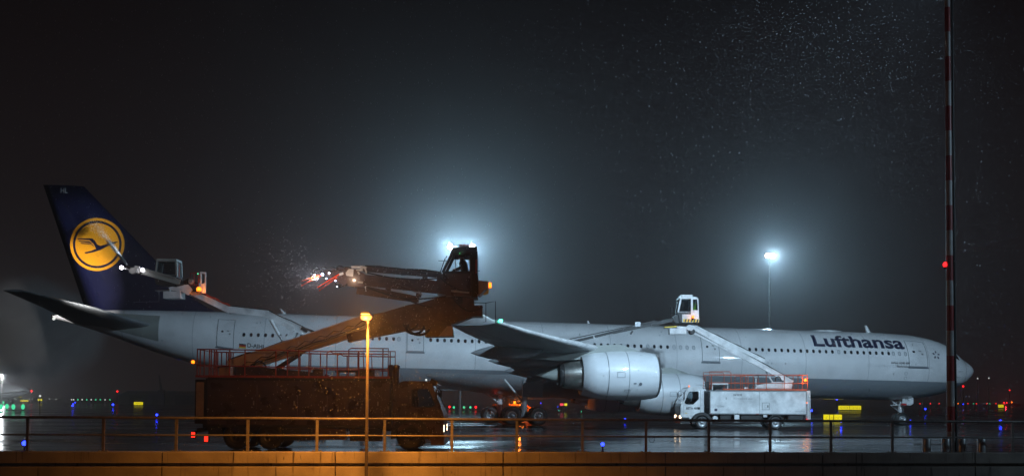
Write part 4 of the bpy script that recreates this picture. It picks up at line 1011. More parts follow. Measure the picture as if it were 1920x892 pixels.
mb = MB('steel'); mb.beam(at(838, 530, Yc-.58), at(872, 532, Yc-.58), .03, .25); mb.tube([at(846, 545, Yc-.6), at(880, 548, Yc-.6)], .05, 8); T.b(mb, 'hydraulic_block')
mb = MB('brown_arm'); mb.prism([at(u, v, Yc-.55) for u, v in ((822, 513), (896, 516), (897, 551), (880, 556), (840, 553), (818, 549), (816, 534))], (0, 1.1, 0)); T.b(mb, 'slewing_base')
for u0, v0, u1, v1 in ((757, 509, 757, 516), (797, 517, 797, 527), (728, 535, 728, 545), (785, 548, 785, 557)):
    mb = MB('brown_arm'); mb.beam(at(u0, v0, Yc-.1), at(u1, v1, Yc-.1), .2, .08, up=(0, 1, 0)); T.b(mb, 'bracket')
cyl(T, (742, 532), (792, 552), Yc-.3, .06, 'steel', 'brown_arm')
mb = MB('brown_arm'); mb.prism([at(u, v, Yc-.25) for u, v in ((606, 506), (640, 500), (668, 505), (686, 515), (684, 537), (660, 538), (640, 533), (622, 520), (606, 514))], (0, .5, 0)); nh = T.b(mb, 'nozzle_head')
mb = MB('white_metal')
mb.prism([at(u, v, Yc-.30) for u, v in ((648, 511), (654, 504), (663, 504), (662, 518), (649, 516))], (0, .05, 0))
mb.beam(at(659, 500.5, Yc-.3), at(687, 501.5, Yc-.3), .08, .07); mb.beam(at(678, 498, Yc-.3), at(678, 508, Yc-.3), .08, .08, up=(0, 1, 0)); mb.beam(at(684, 502, Yc-.3), at(688, 513, Yc-.3), .06, .05, up=(0, 1, 0))
mb.beam(at(668, 506, Yc-.3), at(676, 506, Yc-.3), .06, .05); mb.beam(at(671, 509, Yc-.3), at(674, 514, Yc-.3), .06, .06, up=(0, 1, 0)); mb.beam(at(636, 515, Yc-.3), at(644, 512, Yc-.3), .08, .09); T.b(mb, 'nozzle_bracket', nh)
mb = MB('white_metal'); mb.tube([at(671, 529, Yc-.3), at(681, 529.5, Yc-.3), at(687, 533, Yc-.3), at(685, 538, Yc-.3), at(686, 546, Yc-.3)], .035, 7); T.b(mb, 'hook', nh)
mb = MB('rubber')
for u, v, ra, rb_, g0, g1 in ((638, 506, .17, .15, -20, 200), (594, 508, .12, .13, 0, 250), (588, 512, .08, .07, 0, 360), (607, 505, .12, .09, 20, 200), (650, 503, .16, .05, 0, 180), (640, 532, .22, .07, 180, 360)):
    c = at(u, v, Yc-.3); mb.tube([c+Vector((ra*math.cos(R(g)), .03*math.sin(R(g*2)), rb_*math.sin(R(g)))) for g in range(g0, g1+1, 15)], .022, 6)
mb.tube([at(600, 512, Yc-.3), at(612, 503, Yc-.3), at(626, 502, Yc-.3), at(640, 508, Yc-.3)], .03, 6); mb.tube([at(590, 510, Yc-.3), at(603, 505, Yc-.3), at(622, 505, Yc-.3)], .025, 6); T.b(mb, 'hose_bundle', nh)
mb = MB('chassis_black')
for u, v in ((603, 514.5), (617, 511.5), (634, 536)): q = at(u, v, Yc-.25); mb.lathe(q+Vector((.14, 0, .03)), (-1, 0, -.25), [(0, .03), (.06, .07), (.12, .08)], 10)
T.b(mb, 'nozzle', nh)
for u, v, r_, mm in ((604.5, 514.5, .055, 'worklight_blue'), (617, 512, .035, 'work_light'), (590, 515, .03, 'work_light'), (632, 537, .022, 'worklight_blue'), (612, 522, .028, 'worklight_blue'), (629, 526, .026, 'worklight_blue')):
    mb = MB(mm); mb.ball(at(u, v, Yc-.36), r_, 8, 6); T.b(mb, 'work_lamp', nh)
lamp('POINT', 'nozzle_light', at(652, 516, Yc-1.05), 22, (1.0, .66, .45), T.root, .05)
lamp('POINT', 'nozzle_light', at(590, 522, Yc-.5), 130, (.8, .85, 1.0), T.root, .04)

# ---- 2: white truck beside the engines, its boom rising to the left
xr = at(1515, 752, 72).x
T = Truck('white de-icing truck with red deck rails parked beside the engines', xr, -1, 72.0); T2 = T; Yc = 73.25
T.chassis(8.3, .98, [(6.05, 6.42, .45, 1.02, 'white_metal', 'air_tank'), (4.62, 4.95, .5, 1.0, 'white_metal', None), (5.2, 5.9, .5, .95, 'chassis_black', None), (3.1, 4.5, .55, .95, 'chassis_black', None), (.3, 1.3, .55, .95, 'chassis_black', None), (2.75, 3.0, .85, 1.02, 'white_metal', None)], 0)
mb = MB('white_metal'); T.box(mb, .14, 6.62, .02, 2.48, 1.06, 2.56); body = T.b(mb, 'tank_body')
mb = MB('steel'); T.box(mb, .10, 6.64, .0, 2.5, 2.56, 2.63); T.box(mb, .10, 6.64, .0, 2.5, 1.03, 1.09); T.b(mb, 'body_frame', body)
mb = MB('chassis_black'); T.box(mb, 6.58, 6.68, .005, 2.495, 1.09, 2.56); T.b(mb, 'corner_post', body)
mb = MB('rubber'); T.box(mb, 3.27, 3.285, .012, .022, 1.09, 2.56); T.b(mb, 'panel_joint', body)
mb = MB('white_metal'); T.box(mb, 2.62, 3.08, .004, .03, 1.36, 1.80); dr = T.b(mb, 'access_door', body)
mb = MB('rubber')
for a_, b_ in (((2.61, 1.35), (3.09, 1.35)), ((3.09, 1.35), (3.09, 1.81)), ((3.09, 1.81), (2.61, 1.81)), ((2.61, 1.81), (2.61, 1.35))): mb.beam(T.P(a_[0], .002, a_[1]), T.P(b_[0], .002, b_[1]), .02, .02, up=(0, 1, 0))
T.box(mb, 2.68, 2.74, -.012, .004, 1.50, 1.66); T.box(mb, 5.5, 5.53, .008, .022, 2.02, 2.18); mb.build('door_seal', body)
mb = MB('letter_blue'); T.box(mb, 6.12, 6.30, .008, .022, 1.24, 1.40); T.b(mb, 'decal', body)
mb = MB('mast_red'); T.box(mb, 3.32, 3.5, -.006, .01, 1.04, 1.08); T.box(mb, 6.5, 6.6, -.006, .01, 1.04, 1.08); T.b(mb, 'reflector', body)
def side_text(T, s, m_, t0, t1, z, cap, name, bold, parent, y=.014):
    o = flat_text(s, m_, T.P(t0, y, z), (T.d if T.d > 0 else 1, 0, 0), (0, 0, 1), abs(t1-t0), cap, (0, 0, 0), bold); return T.b(o, name, parent)
side_text(T, 'N*ICE', 'letter_dark', 5.02, 4.45, 2.28, .12, 'body_lettering', .03, body)
side_text(T, 'Aircraft Services & Support', 'letter_dark', 5.02, 3.68, 2.05, .075, 'body_lettering', .0, body)
side_text(T, 'D300', 'seam_grey', 6.10, 5.66, 1.50, .12, 'body_lettering', .0, body)
side_text(T, 'de-icing', 'seam_grey', .86, .22, 1.22, .06, 'body_lettering', .0, body)
cb = T.cab([(7.02, .95), (7.02, 2.80), (7.2, 2.86), (7.95, 2.85), (8.09, 2.76), (8.54, 1.72), (8.58, 1.55), (8.58, .5), (8.05, .45), (7.75, .95), (7.45, 1.12), (7.10, 1.02)],
           [(7.36, 2.55), (8.02, 2.55), (8.36, 1.74), (8.14, 1.66), (7.74, 1.67), (7.37, 2.02)], 'white_metal', (4, 5))
mb = MB('chassis_black'); T.box(mb, 8.0, 8.62, .0, 2.5, .38, .80); T.b(mb, 'bumper')
mb = MB('white_metal'); T.box(mb, 8.25, 8.625, -.004, .5, .82, 1.0); T.b(mb, 'headlight_panel')
T.fender(7.14, .45, 'chassis_black', .68); T.fender(2.17, .45, 'chassis_black', .56)
T.wheel(7.14, .45); T.wheel(2.17, .45)
side_text(T, 'BETA 48', 'letter_dark', 8.22, 7.50, 1.34, .15, 'cab_lettering', .03, cb, .012)
mb = MB('chassis_black'); T.box(mb, 7.28, 7.46, .0, .016, 1.33, 1.49); T.b(mb, 'vent', cb)
mb = MB('hazard_yellow'); T.box(mb, 8.14, 8.28, .0, .016, 1.06, 1.10); T.b(mb, 'indicator', cb)
for y in (.1, 2.2):
    mb = MB('head_lamp'); T.box(mb, 8.55, 8.65, y-.10, y+.16, .74, .93); T.b(mb, 'headlight')
mb = MB('amber_bulb'); mb.ball(T.P(8.0, .2, 2.90), .045, 8, 6); T.b(mb, 'marker_lamp', cb)
for y in (.02, 2.2):
    mb = MB('tail_lamp'); T.box(mb, -.02, .10, y-.02, y+.22, .62, .72); T.b(mb, 'tail_light')
mb = MB('white_metal'); T.box(mb, -.02, .04, .3, .36, .55, 2.65); T.box(mb, -.16, -.10, .3, .36, .55, 2.65); T.box(mb, -.02, .04, .0, .06, .55, 2.65); T.box(mb, -.16, -.10, .0, .06, .55, 2.65)
for z in (.8, 1.1, 1.4, 1.7, 2.0, 2.3, 2.55): T.box(mb, -.10, -.02, .05, .35, z, z+.03)
T.b(mb, 'ladder')
mb = MB('amber_bulb'); T.box(mb, .05, .12, -.012, .0, 1.80, 1.86); T.b(mb, 'marker_lamp')
mb = MB('orange_rail'); T.box(mb, .05, 5.75, .01, 2.49, 2.65, 2.75); T.b(mb, 'deck')
T.rails('orange_rail', [[(6.62, 2.66), (6.62, 3.90), (5.28, 3.90), (5.18, 3.80), (5.18, 2.75)], [(6.62, 3.70), (.02, 3.70)], [(6.62, 3.14), (.02, 3.14)], [(4.42, 2.75), (4.42, 3.58), (4.34, 3.66), (3.74, 3.66), (3.67, 3.58), (3.67, 2.75)]],
        [(t, 3.70) for t in (6.50, 4.03, 2.80, 1.58, .36, .02)], 2.75)
mb = MB('white_metal'); T.box(mb, 5.3, 6.4, .4, 1.6, 3.02, 3.12); T.box(mb, 5.3, 5.36, .4, .5, 2.66, 3.02); T.box(mb, 6.34, 6.4, .4, .5, 2.66, 3.02); T.b(mb, 'walkway')
mb = MB('chassis_black'); T.box(mb, 6.62, 6.82, .3, .8, 2.85, 3.22); T.b(mb, 'air_intake')
mb = MB('steel'); mb.lathe(T.P(6.45, .3, 2.66), (0, 0, 1), [(0, .05), (.7, .05), (.75, .09), (.8, .05)], 10); T.b(mb, 'exhaust_pipe')
mb = MB('white_metal'); T.box(mb, 3.9, 4.2, .5, 1.0, 2.75, 2.86); T.b(mb, 'deck_box')
mb = MB('white_metal'); mb.tube([T.P(3.4, .5, 2.75), T.P(3.4, .5, 3.5)], .04, 7); mb.beam(T.P(3.3, .5, 3.53), T.P(3.5, .5, 3.53), .1, .06); T.b(mb, 'stand_pipe')
mb = MB('white_metal'); mb.prism([T.P(a_, .75, b_) for a_, b_ in ((3.44, 2.76), (.9, 2.76), (.85, 3.1), (1.2, 3.22), (2.0, 3.24), (3.35, 2.98))], (0, .95, 0)); T.b(mb, 'boom_base')
T.lampball('beacon', 'amber_bulb', at(1510, 712, 72.1), .10, 1.1)
lamp('POINT', 'beacon_light', at(1510, 712, 71.85), 30, (1.0, .32, .02), T.root, .05)
arm(T, 'lower_boom', [(1484, 717), (1300, 614)], Yc, .30, .30, 'white_metal', .25, hose='rubber')
arm(T, 'upper_boom', [(1432, 676), (1296, 609)], Yc, .20, .24, 'white_metal', .18, hose='rubber')
arm(T, 'boom_link', [(1428, 689), (1293, 620)], Yc-.12, .10, .1, 'white_metal', detail=False)
cyl(T, (1450, 719), (1436, 696), Yc, .06)
mb = MB('rubber'); c = at(1459, 713, Yc-.25); mb.tube([c+Vector((.2*math.cos(R(g)), 0, .28*math.sin(R(g)))) for g in range(0, 181, 15)], .03, 7); T.b(mb, 'hose')
mb = MB('white_metal'); mb.prism([at(u, v, Yc-.35) for u, v in ((1269, 611), (1286, 612), (1292, 608.5), (1300, 610), (1303, 615), (1296, 620), (1286, 616), (1270, 614.5))], (0, .7, 0)); T.b(mb, 'boom_knuckle')
mb = MB('white_metal'); mb.prism([at(u, v, Yc-.4) for u, v in ((1256, 615), (1287, 615), (1287, 625.5), (1256, 626))], (0, .8, 0)); cw = T.b(mb, 'counterweight')
mb = MB('rubber'); mb.lathe(at(1298, 621, Yc-.3), (0, 1, 0), [(0, .16), (.05, .2), (.5, .2)], 14); T.b(mb, 'hose_reel')
mb = MB('hazard_yellow'); mb.beam(at(1245, 613.5, Yc), at(1269, 612, Yc), .5, .08); T.b(mb, 'step')
cb, A_, B_, C_, D_ = cabin(T, (1275, 558), (1295, 558), (1295, 586), (1269, 586), Yc, .6, 'white_metal', 'chassis_black', 604, 'tinted_glass')
mb = MB('white_metal'); mb.prism([at(u, v, Yc-.62) for u, v in ((1274, 557), (1296, 555.5), (1308, 557), (1308, 560), (1273, 560))], (0, 1.24, 0)); T.b(mb, 'cabin_hood', cb)
mb = MB('white_metal'); outer = [(1295.5, 559), (1309.5, 559), (1311, 604), (1295.5, 604)]; inner = [(1298.5, 561), (1307.5, 561), (1308.5, 581), (1299, 581)]
mb.frame([at(u, v, Yc-.63) for u, v in outer], [at(u, v, Yc-.63) for u, v in inner], (0, .06, 0)); mb.frame([at(u, v, Yc+.57) for u, v in outer], [at(u, v, Yc+.57) for u, v in inner], (0, .06, 0)); mb.prism([at(u, v, Yc-.57) for u, v in ((1309.5, 559), (1311, 604), (1309.8, 604), (1308.4, 559))], (0, 1.14, 0)); T.b(mb, 'rear_wall', cb)
mb = MB('tinted_glass'); mb.add([at(u, v, Yc-.60) for u, v in inner], [(0, 1, 2, 3)]); T.b(mb, 'rear_side_window', cb)
mb = MB('white_metal'); mb.prism([at(u, v, Yc-.66) for u, v in ((1279, 589), (1303, 589), (1303, 604), (1279, 604))], (0, .1, 0)); pnl = T.b(mb, 'base_panel', cb)
mb = MB('hazard_yellow'); mb.prism([at(u, v, Yc-.672) for u, v in ((1281, 597.6), (1310.5, 597.6), (1310.5, 603.5), (1281, 603.5))], (0, .01, 0)); hzd = T.b(mb, 'hazard_panel', cb)
mb = MB('hazard_black')
for k in range(5): mb.prism([at(1283.5+k*5.6+a_, v, Yc-.679) for a_, v in ((1.5, 597.7), (4.2, 597.7), (2.6, 603.4), (-.1, 603.4))], (0, .005, 0))
T.b(mb, 'hazard_stripe', cb)
T.lampball('beacon', 'amber_bulb', at(1299.5, 593.5, Yc-.8), .10, 1.0, cb)
lamp('POINT', 'beacon_light', at(1299.5, 593.5, Yc-1.0), 7, (1.0, .32, .02), T.root, .05)
mb = MB('dark_steel'); mb.tube([at(1258, 598, Yc-.4), at(1257, 575, Yc-.4), at(1263, 576, Yc-.4), at(1264, 598, Yc-.4)], .02, 6); mb.tube([at(1257.5, 586, Yc-.4), at(1263.5, 587, Yc-.4)], .015, 6); T.b(mb, 'guard_rail', cb)
person('operator in a lime yellow vest inside the white cabin above the airliner', at(1302.5, 582, Yc), -1, .04, 'hivis', .92)
mb = MB('seat_cloth'); q = at(1302, 585, Yc); mb.box(q+Vector((-.2, -.25, -.1)), q+Vector((.2, .25, .02))); mb.box(q+Vector((.14, -.25, 0)), q+Vector((.22, .25, .5))); T.b(mb, 'seat', cb)
mb = MB('chassis_black'); mb.prism([at(u, v, Yc-.45) for u, v in ((1266, 590), (1280, 590), (1284, 604), (1268, 605), (1262, 600))], (0, .9, 0)); T.b(mb, 'slewing_base')
arm(T, 'nozzle_arm', [(1268, 598), (1150, 623)], Yc-.1, .19, .2, 'dark_steel', .17); arm(T, 'nozzle_arm', [(1185, 614), (1072, 641)], Yc-.1, .13, .15, 'dark_steel', .12)
arm(T, 'hose_rack', [(1230, 601), (1058, 637.5)], Yc-.25, .07, .08, 'dark_steel', detail=False)
mb = MB('steel'); q = at(1196, 608, Yc-.15); mb.box(q-Vector((.2, .15, .16)), q+Vector((.16, .15, .18))); T.b(mb, 'arm_joint')
mb = MB('chassis_black'); mb.beam(at(1186, 620, Yc-.2), at(1182, 626, Yc-.2), .12, .2, up=(0, 1, 0)); T.b(mb, 'bracket')
mb = MB('white_metal'); mb.beam(at(1113, 629, Yc-.2), at(1115, 636, Yc-.2), .1, .07, up=(0, 1, 0)); T.b(mb, 'bracket')

# ---- 3: truck at the tail, its body hidden behind the dark truck
xr = at(470, 745, 65).x
T = Truck('pale de-icing truck whose jointed boom reaches up to the blue tail', xr, 1, 65.0); T3 = T; Yc = 66.25
T.chassis(8.3, .98, [(3.3, 4.3, .45, .95, 'chassis_black', None), (4.6, 5.6, .5, .95, 'white_metal', None)], 0)
mb = MB('white_metal'); T.box(mb, .14, 6.62, .02, 2.48, 1.06, 2.45); T.b(mb, 'tank_body')
T.cab([(7.02, .95), (7.02, 2.40), (7.2, 2.46), (7.95, 2.45), (8.09, 2.36), (8.54, 1.62), (8.58, 1.45), (8.58, .5), (8.05, .45), (7.75, .95), (7.45, 1.12), (7.10, 1.02)],
      [(7.36, 2.25), (8.02, 2.25), (8.30, 1.64), (8.14, 1.60), (7.74, 1.60), (7.37, 1.62)], 'white_metal', (4, 5))
for t in (7.14, 2.17): T.wheel(t, .45)
mb = MB('white_metal'); mb.prism([at(u, v, Yc-.35) for u, v in ((500, 716), (512, 660), (545, 620), (556, 622), (528, 668), (540, 716))], (0, .7, 0)); T.b(mb, 'boom_pedestal')
arm(T, 'lower_boom', [(598, 634), (501, 589.5)], Yc, .42, .4, 'white_metal', .38, hose='rubber')
arm(T, 'middle_boom', [(504, 588.5), (428, 580)], Yc, .36, .36, 'white_metal', .34, hose='rubber')
arm(T, 'upper_boom', [(432, 582), (354, 545)], Yc, .34, .34, 'white_metal', .26)
mb = MB('red_rail'); a_, b_ = at(432, 574, Yc-.1), at(362, 541, Yc-.1); mb.tube([a_+(b_-a_)*(k/12)+Vector((0, 0, .05*math.sin(k*1.7))) for k in range(13)], .07, 7); T.b(mb, 'hose')
mb = MB('dark_steel'); mb.tube([at(595, 627, Yc-.2), at(575, 616, Yc-.2)], .05, 6); mb.beam(at(566, 615, Yc), at(578, 621, Yc), .5, .2); T.b(mb, 'bracket')
mb = MB('white_metal'); mb.beam(at(540, 612, Yc), at(552, 619, Yc), .5, .3); T.b(mb, 'boom_bracket')
cyl(T, (508, 600), (536, 651), Yc-.25, .10)
mb = MB('white_metal'); mb.prism([at(u, v, Yc-.4) for u, v in ((316, 539), (330, 534), (352, 533), (360, 543), (352, 553), (340, 546), (318, 543))], (0, .8, 0)); T.b(mb, 'boom_knuckle')
mb = MB('white_metal'); mb.prism([at(u, v, Yc-.5) for u, v in ((306, 546), (338, 545), (338, 558.5), (306, 559))], (0, 1.0, 0)); T.b(mb, 'counterweight')
mb = MB('steel'); mb.beam(at(293, 545, Yc), at(318, 544, Yc), .5, .06); mb.tube([at(298, 545, Yc-.5), at(298, 565, Yc-.5), at(250, 566, Yc-.5)], .02, 6); T.b(mb, 'step')
cb, A_, B_, C_, D_ = cabin(T, (300, 491), (335, 492), (336, 518), (297, 516), Yc+.3, .55, 'olive_grey', 'chassis_black', 534, 'tinted_glass')
mb = MB('chassis_black'); mb.prism([at(u, v, Yc-.4) for u, v in ((289, 520), (340, 524), (345, 534), (330, 538), (292, 533))], (0, .9, 0)); T.b(mb, 'slewing_base')
mb = MB('white_metal'); mb.frame([at(u, v, Yc-.4) for u, v in ((375, 509), (386, 510), (386, 549), (376, 549))], [at(u, v, Yc-.4) for u, v in ((377.5, 513), (384, 513), (384, 530), (378, 532))], (0, .08, 0)); T.b(mb, 'cabin_door')
mb = MB('red_rail'); mb.tube([at(372, 511, Yc-.3), at(357, 512, Yc-.3), at(356, 534, Yc-.3), at(372, 534, Yc-.3), at(373, 511, Yc-.3)], .03, 6); mb.tube([at(364, 512, Yc-.3), at(364, 534, Yc-.3)], .02, 6); mb.tube([at(336, 496, Yc-.4), at(336, 520, Yc-.4)], .025, 6); T.b(mb, 'guard_rail')
mb = MB('chassis_black'); mb.prism([at(u, v, Yc-.2) for u, v in ((340, 528), (352, 522), (372, 530), (376, 548), (352, 545))], (0, .6, 0)); T.b(mb, 'pump_unit')
mb = MB('rim_metal'); mb.lathe(at(357, 527, Yc-.45), (0, 1, 0), [(0, .12), (.06, .17), (.3, .17)], 14); T.b(mb, 'hose_reel')
T.lampball('beacon', 'amber_bulb', at(373, 542, Yc-.55), .16, 1.0)
lamp('POINT', 'beacon_light', at(373, 542, Yc-.8), 14, (1.0, .28, .02), T.root, .05)
mb = MB('green_bulb'); mb.ball(at(371, 513, Yc-.35), .05, 8, 6); T.b(mb, 'status_lamp')
arm(T, 'nozzle_arm', [(338, 529), (262, 508)], Yc-.3, .30, .3, 'olive_grey', .26, hose='rubber')
arm(T, 'hose_rack', [(330, 521), (268, 503)], Yc-.5, .08, .1, 'olive_grey', detail=False)
mb = MB('white_metal'); mb.prism([at(u, v, Yc-.55) for u, v in ((241, 509), (245, 502), (255, 501), (254, 511), (246, 513))], (0, .3, 0)); mb.beam(at(253, 500, Yc-.5), at(262, 501, Yc-.5), .1, .12); mb.beam(at(257, 502, Yc-.5), at(258, 511, Yc-.5), .1, .12, up=(0, 1, 0)); nh = T.b(mb, 'nozzle_head')
mb = MB('rubber'); mb.tube([at(256, 512, Yc-.5), at(262, 514, Yc-.5), at(267, 508, Yc-.5)], .04, 6); mb.tube([at(238, 499, Yc-.5), at(245, 502, Yc-.5)], .07, 8); T.b(mb, 'nozzle', nh)
for u, v in ((228, 501.5), (267.5, 505.5)):
    mb = MB('chassis_black'); q = at(u, v, Yc-.45); mb.tube([q+Vector((0, .05, 0)), q+Vector((0, .3, 0))], .13, 10); T.b(mb, 'lamp_housing', nh)
    mb = MB('work_light'); mb.ball(at(u, v, Yc-.5), .12, 10, 8); T.b(mb, 'work_lamp', nh)
mb = MB('steel'); mb.beam(at(228, 502, Yc-.3), at(246, 506, Yc-.3), .06, .06); T.b(mb, 'lamp_bracket', nh)
lamp('POINT', 'nozzle_light', at(248, 505, Yc-1.6), 9, (1.0, .85, .8), T.root, .05)

# ================================================================== LIGHTS AND SIGNS ON THE FIELD
NTH = ['first', 'second', 'third', 'fourth', 'fifth', 'sixth', 'seventh', 'eighth', 'ninth', 'tenth']
def small_light(name, mm, u, v, h, r, label, cat, group=None, sz=1.0, Y=None):
    # a stubby lamp whose bulb is seen at (u, v), standing h metres over the ground
    p = ground(u, v, h) if Y is None else at(u, v, Y)
    if p.y > 320 or p.y < 0: p = at(u, v, 320); r = max(r*.7, .13)
    mb = MB('chassis_black'); b_ = Vector((0, 0, 0)); z = p.z
    mb.lathe((0, 0, 0), (0, 0, 1), [(0, max(.05, r*.9)), (.03, max(.05, r*.9)), (.05, max(.03, r*.35)), (max(.06, z-r*sz), max(.03, r*.35))], 10)
    mb.use(mm); mb.ball((0, 0, z), r, 10, 7, sz)
    return tag(mb.build(name, loc=(p.x, p.y, 0)), label, cat, group)
BL = 'blue taxiway edge lights'
for u, v, h, r, lab in ((46, 830, .30, .085, 'nearest blue taxiway light, low by the left end of the railing'),
        (294, 777, .35, .10, 'blue taxiway light left of the dark truck, just above the rail'),
        (1130, 832, .28, .07, 'blue taxiway light on the wet apron between the railing bars'),
        (1172, 785, .35, .08, 'blue taxiway light under the engines just above the rail'),
        (1577, 789, .35, .09, 'blue taxiway light in front of the pair of yellow signs'),
        (1522, 769, .9, .11, 'blue taxiway light right behind the white truck rear'),
        (1735, 766, .9, .13, 'blue taxiway light with a long reflection right of the nose wheel'),
        (1707, 788, .35, .075, 'blue taxiway light at the foot of the nose wheel'),
        (1876, 789, .35, .12, 'blue taxiway light below the right end yellow sign'),
        (1806, 757, .5, .20, 'blue taxiway light in the far red row right of the mast'),
        (212, 758, .6, .18, 'blue taxiway light at the right end of the far green row'),
        (1569, 747.5, 2.5, .2, 'faint blue light far under the forward fuselage'),
        (1014, 755, .8, .10, 'faint blue light right of the main landing gear')):
    small_light('taxiway_light', 'blue_bulb', u, v, h, r, lab, 'taxiway light', BL)
for u, v, w_ in ((137, 757, 'middle'), (141, 754, 'highest'), (136, 760, 'lowest')): small_light('taxiway_light', 'blue_bulb', u, v, .6, .11, '%s of three tiny blue lights below the far green row' % w_, 'taxiway light', BL)
for u, v, lab in ((42, 761, 'green runway light second from the left edge group'), (25, 762, 'green runway light in the lower row near the left edge'), (2, 762, 'green runway light cut by the left edge, lower row'),
        (6, 754, 'green runway light in the upper row nearest the left edge'), (43, 762, 'rightmost green runway light in the left group')):
    if u == 42: u, v, lab = 13, 761, 'green runway light lower row, second from the left edge'
    small_light('runway_light', 'green_bulb', u, v, .55, .24, lab, 'runway light', 'green runway threshold lights', 1.5)
for i, (u, mm) in enumerate(((134, 'white_bulb'), (138, 'white_bulb'), (146, 'green_bulb'), (154, 'white_bulb'), (162.5, 'green_bulb'), (171, 'white_bulb'), (179.5, 'green_bulb'), (188, 'green_bulb'), (197, 'white_bulb'), (206, 'green_bulb'))):
    small_light('runway_light', mm, u, 748.6, 1.2, .19, 'tiny %s light, %s from the left in the straight far row' % ('green' if mm[0] == 'g' else 'white', NTH[i]), 'runway light', 'far row of runway lights')
for i, (u, v) in enumerate(((27, 747), (30, 748), (44, 748), (55, 748), (60, 747.5), (75, 742), (93, 747.5), (105, 748.5))):
    small_light('runway_light', 'white_bulb', u, v-.3, 2.0, .12, 'tiny white far light, %s from the left among the far yellow signs' % NTH[i], 'runway light', 'far white lights at left')
for u, w_ in ((1725, 'nearest the nose wheel'), (1744.5, 'midway'), (1761, 'nearest the mast')): small_light('approach_light', 'red_bulb', u, 756, .7, .17, 'red light %s in the row between nose wheel and mast' % w_, 'runway light', 'red lights in a far row right')
for i, u in enumerate((1815, 1831, 1850, 1867.5)): small_light('approach_light', 'red_bulb', u, 756, .7, .15, '%s red light to the right of the banded mast' % NTH[i], 'runway light', 'red lights in a far row right')
small_light('approach_light', 'amber_bulb', 1796.5, 756, .7, .15, 'amber light close to the right side of the banded mast', 'runway light')
for u, w_ in ((1825.5, 'left'), (1856, 'right')): small_light('runway_light', 'green_bulb', u, 756, .7, .15, '%s one of two green lights in the far red row' % w_, 'runway light', 'green lights in the red row')
for u, mm in ((1580, 'white_bulb'), (1606, 'white_bulb'), (1632, 'amber_bulb'), (1658, 'amber_bulb')): small_light('approach_light', mm, u, 748, 1.2, .10, 'faint %s light under the forward fuselage, %s' % ('amber' if mm[0] == 'a' else 'white', 'left of its pair' if u in (1580, 1632) else 'right of its pair'), 'runway light', 'faint lights below the forward fuselage')
for i, (u, v, mm) in enumerate(((831, 761, 'red_bulb'), (843, 762, 'red_bulb'), (851, 763, 'green_bulb'), (861, 762.5, 'green_bulb'), (870, 763, 'green_bulb'), (882, 763, 'green_bulb'), (892, 762.5, 'red_bulb'))):
    small_light('runway_light', mm, u, v, .6, .2, '%s light, %s from the left between dark truck cab and main wheels' % (mm.split('_')[0], NTH[i]), 'runway light', 'red and green lights behind the dark truck cab')
for u, v, lab in ((1806, 723.5, 'red obstruction light just below the airliner nose tip'), (1893, 731, 'faint red obstruction light above the right end lights'), (220, 733, 'red obstruction light above the far dark hangar'), (59, 732.5, 'red light on the distant airliner wing tip')):
    q = at(u, v, 330)
    root = thing('obstruction_light', lab, 'obstruction light', (q.x, 330, 0)); mb = MB('dark_steel'); mb.lathe((q.x, 330, 0), (0, 0, 1), [(0, .12), (q.z, .05)], 6); mb.build('pole', root)
    mb = MB('red_bulb'); mb.ball(q, .30 if u != 1893 else .18, 8, 6); mb.build('bulb', root)
for u, v, lab in ((1833, 709, 'left one of two small far white lamps right of the airliner nose'), (1854, 708.5, 'right one of two small far white lamps right of the airliner nose')):
    q = at(u, v, 340); root = thing('lamp_post', lab, 'lamp post', (q.x, 340, 0)); mb = MB('dark_steel'); mb.lathe((q.x, 340, 0), (0, 0, 1), [(0, .15), (q.z, .08)], 6); mb.build('pole', root)
    mb = MB('white_bulb'); mb.ball(q, .22, 8, 6); mb.build('bulb', root)
# warning beacons of a distant vehicle at the right edge
q = ground(1890, 762, 0); root = thing('airport_vehicle', 'distant dark vehicle with bright red and amber beacons near the right edge', 'vehicle', (q.x, q.y, 0)); sc = q.y/FPX
mb = MB('chassis_black'); mb.prism([(q.x-14*sc, q.y, .4), (q.x+24*sc, q.y, .4), (q.x+24*sc, q.y, 1.3), (q.x+16*sc, q.y, 1.5), (q.x+12*sc, q.y, 2.1), (q.x-14*sc, q.y, 2.1)], (0, 2.2, 0)); mb.build('body', root)
for dx in (-8, 17):
    mb = MB('rubber'); mb.lathe((q.x+dx*sc, q.y-.05, .45), (0, 1, 0), [(0, .45), (.3, .45)], 14); mb.build('wheel', root)
for u, v, r, mm in ((1882, 754, .30, 'red_bulb'), (1888, 754.5, .30, 'red_bulb'), (1884, 757, .12, 'red_bulb'), (1897, 753.5, .30, 'amber_bulb')):
    mb = MB(mm); mb.ball(at(u, v, q.y-.4), r, 10, 7, 1.15 if mm[0] == 'r' else 1.6); mb.build('beacon', root)
lamp('POINT', 'beacon_light', at(1886, 754, q.y-1.2), 900, (1.0, .03, .05), root, .3)
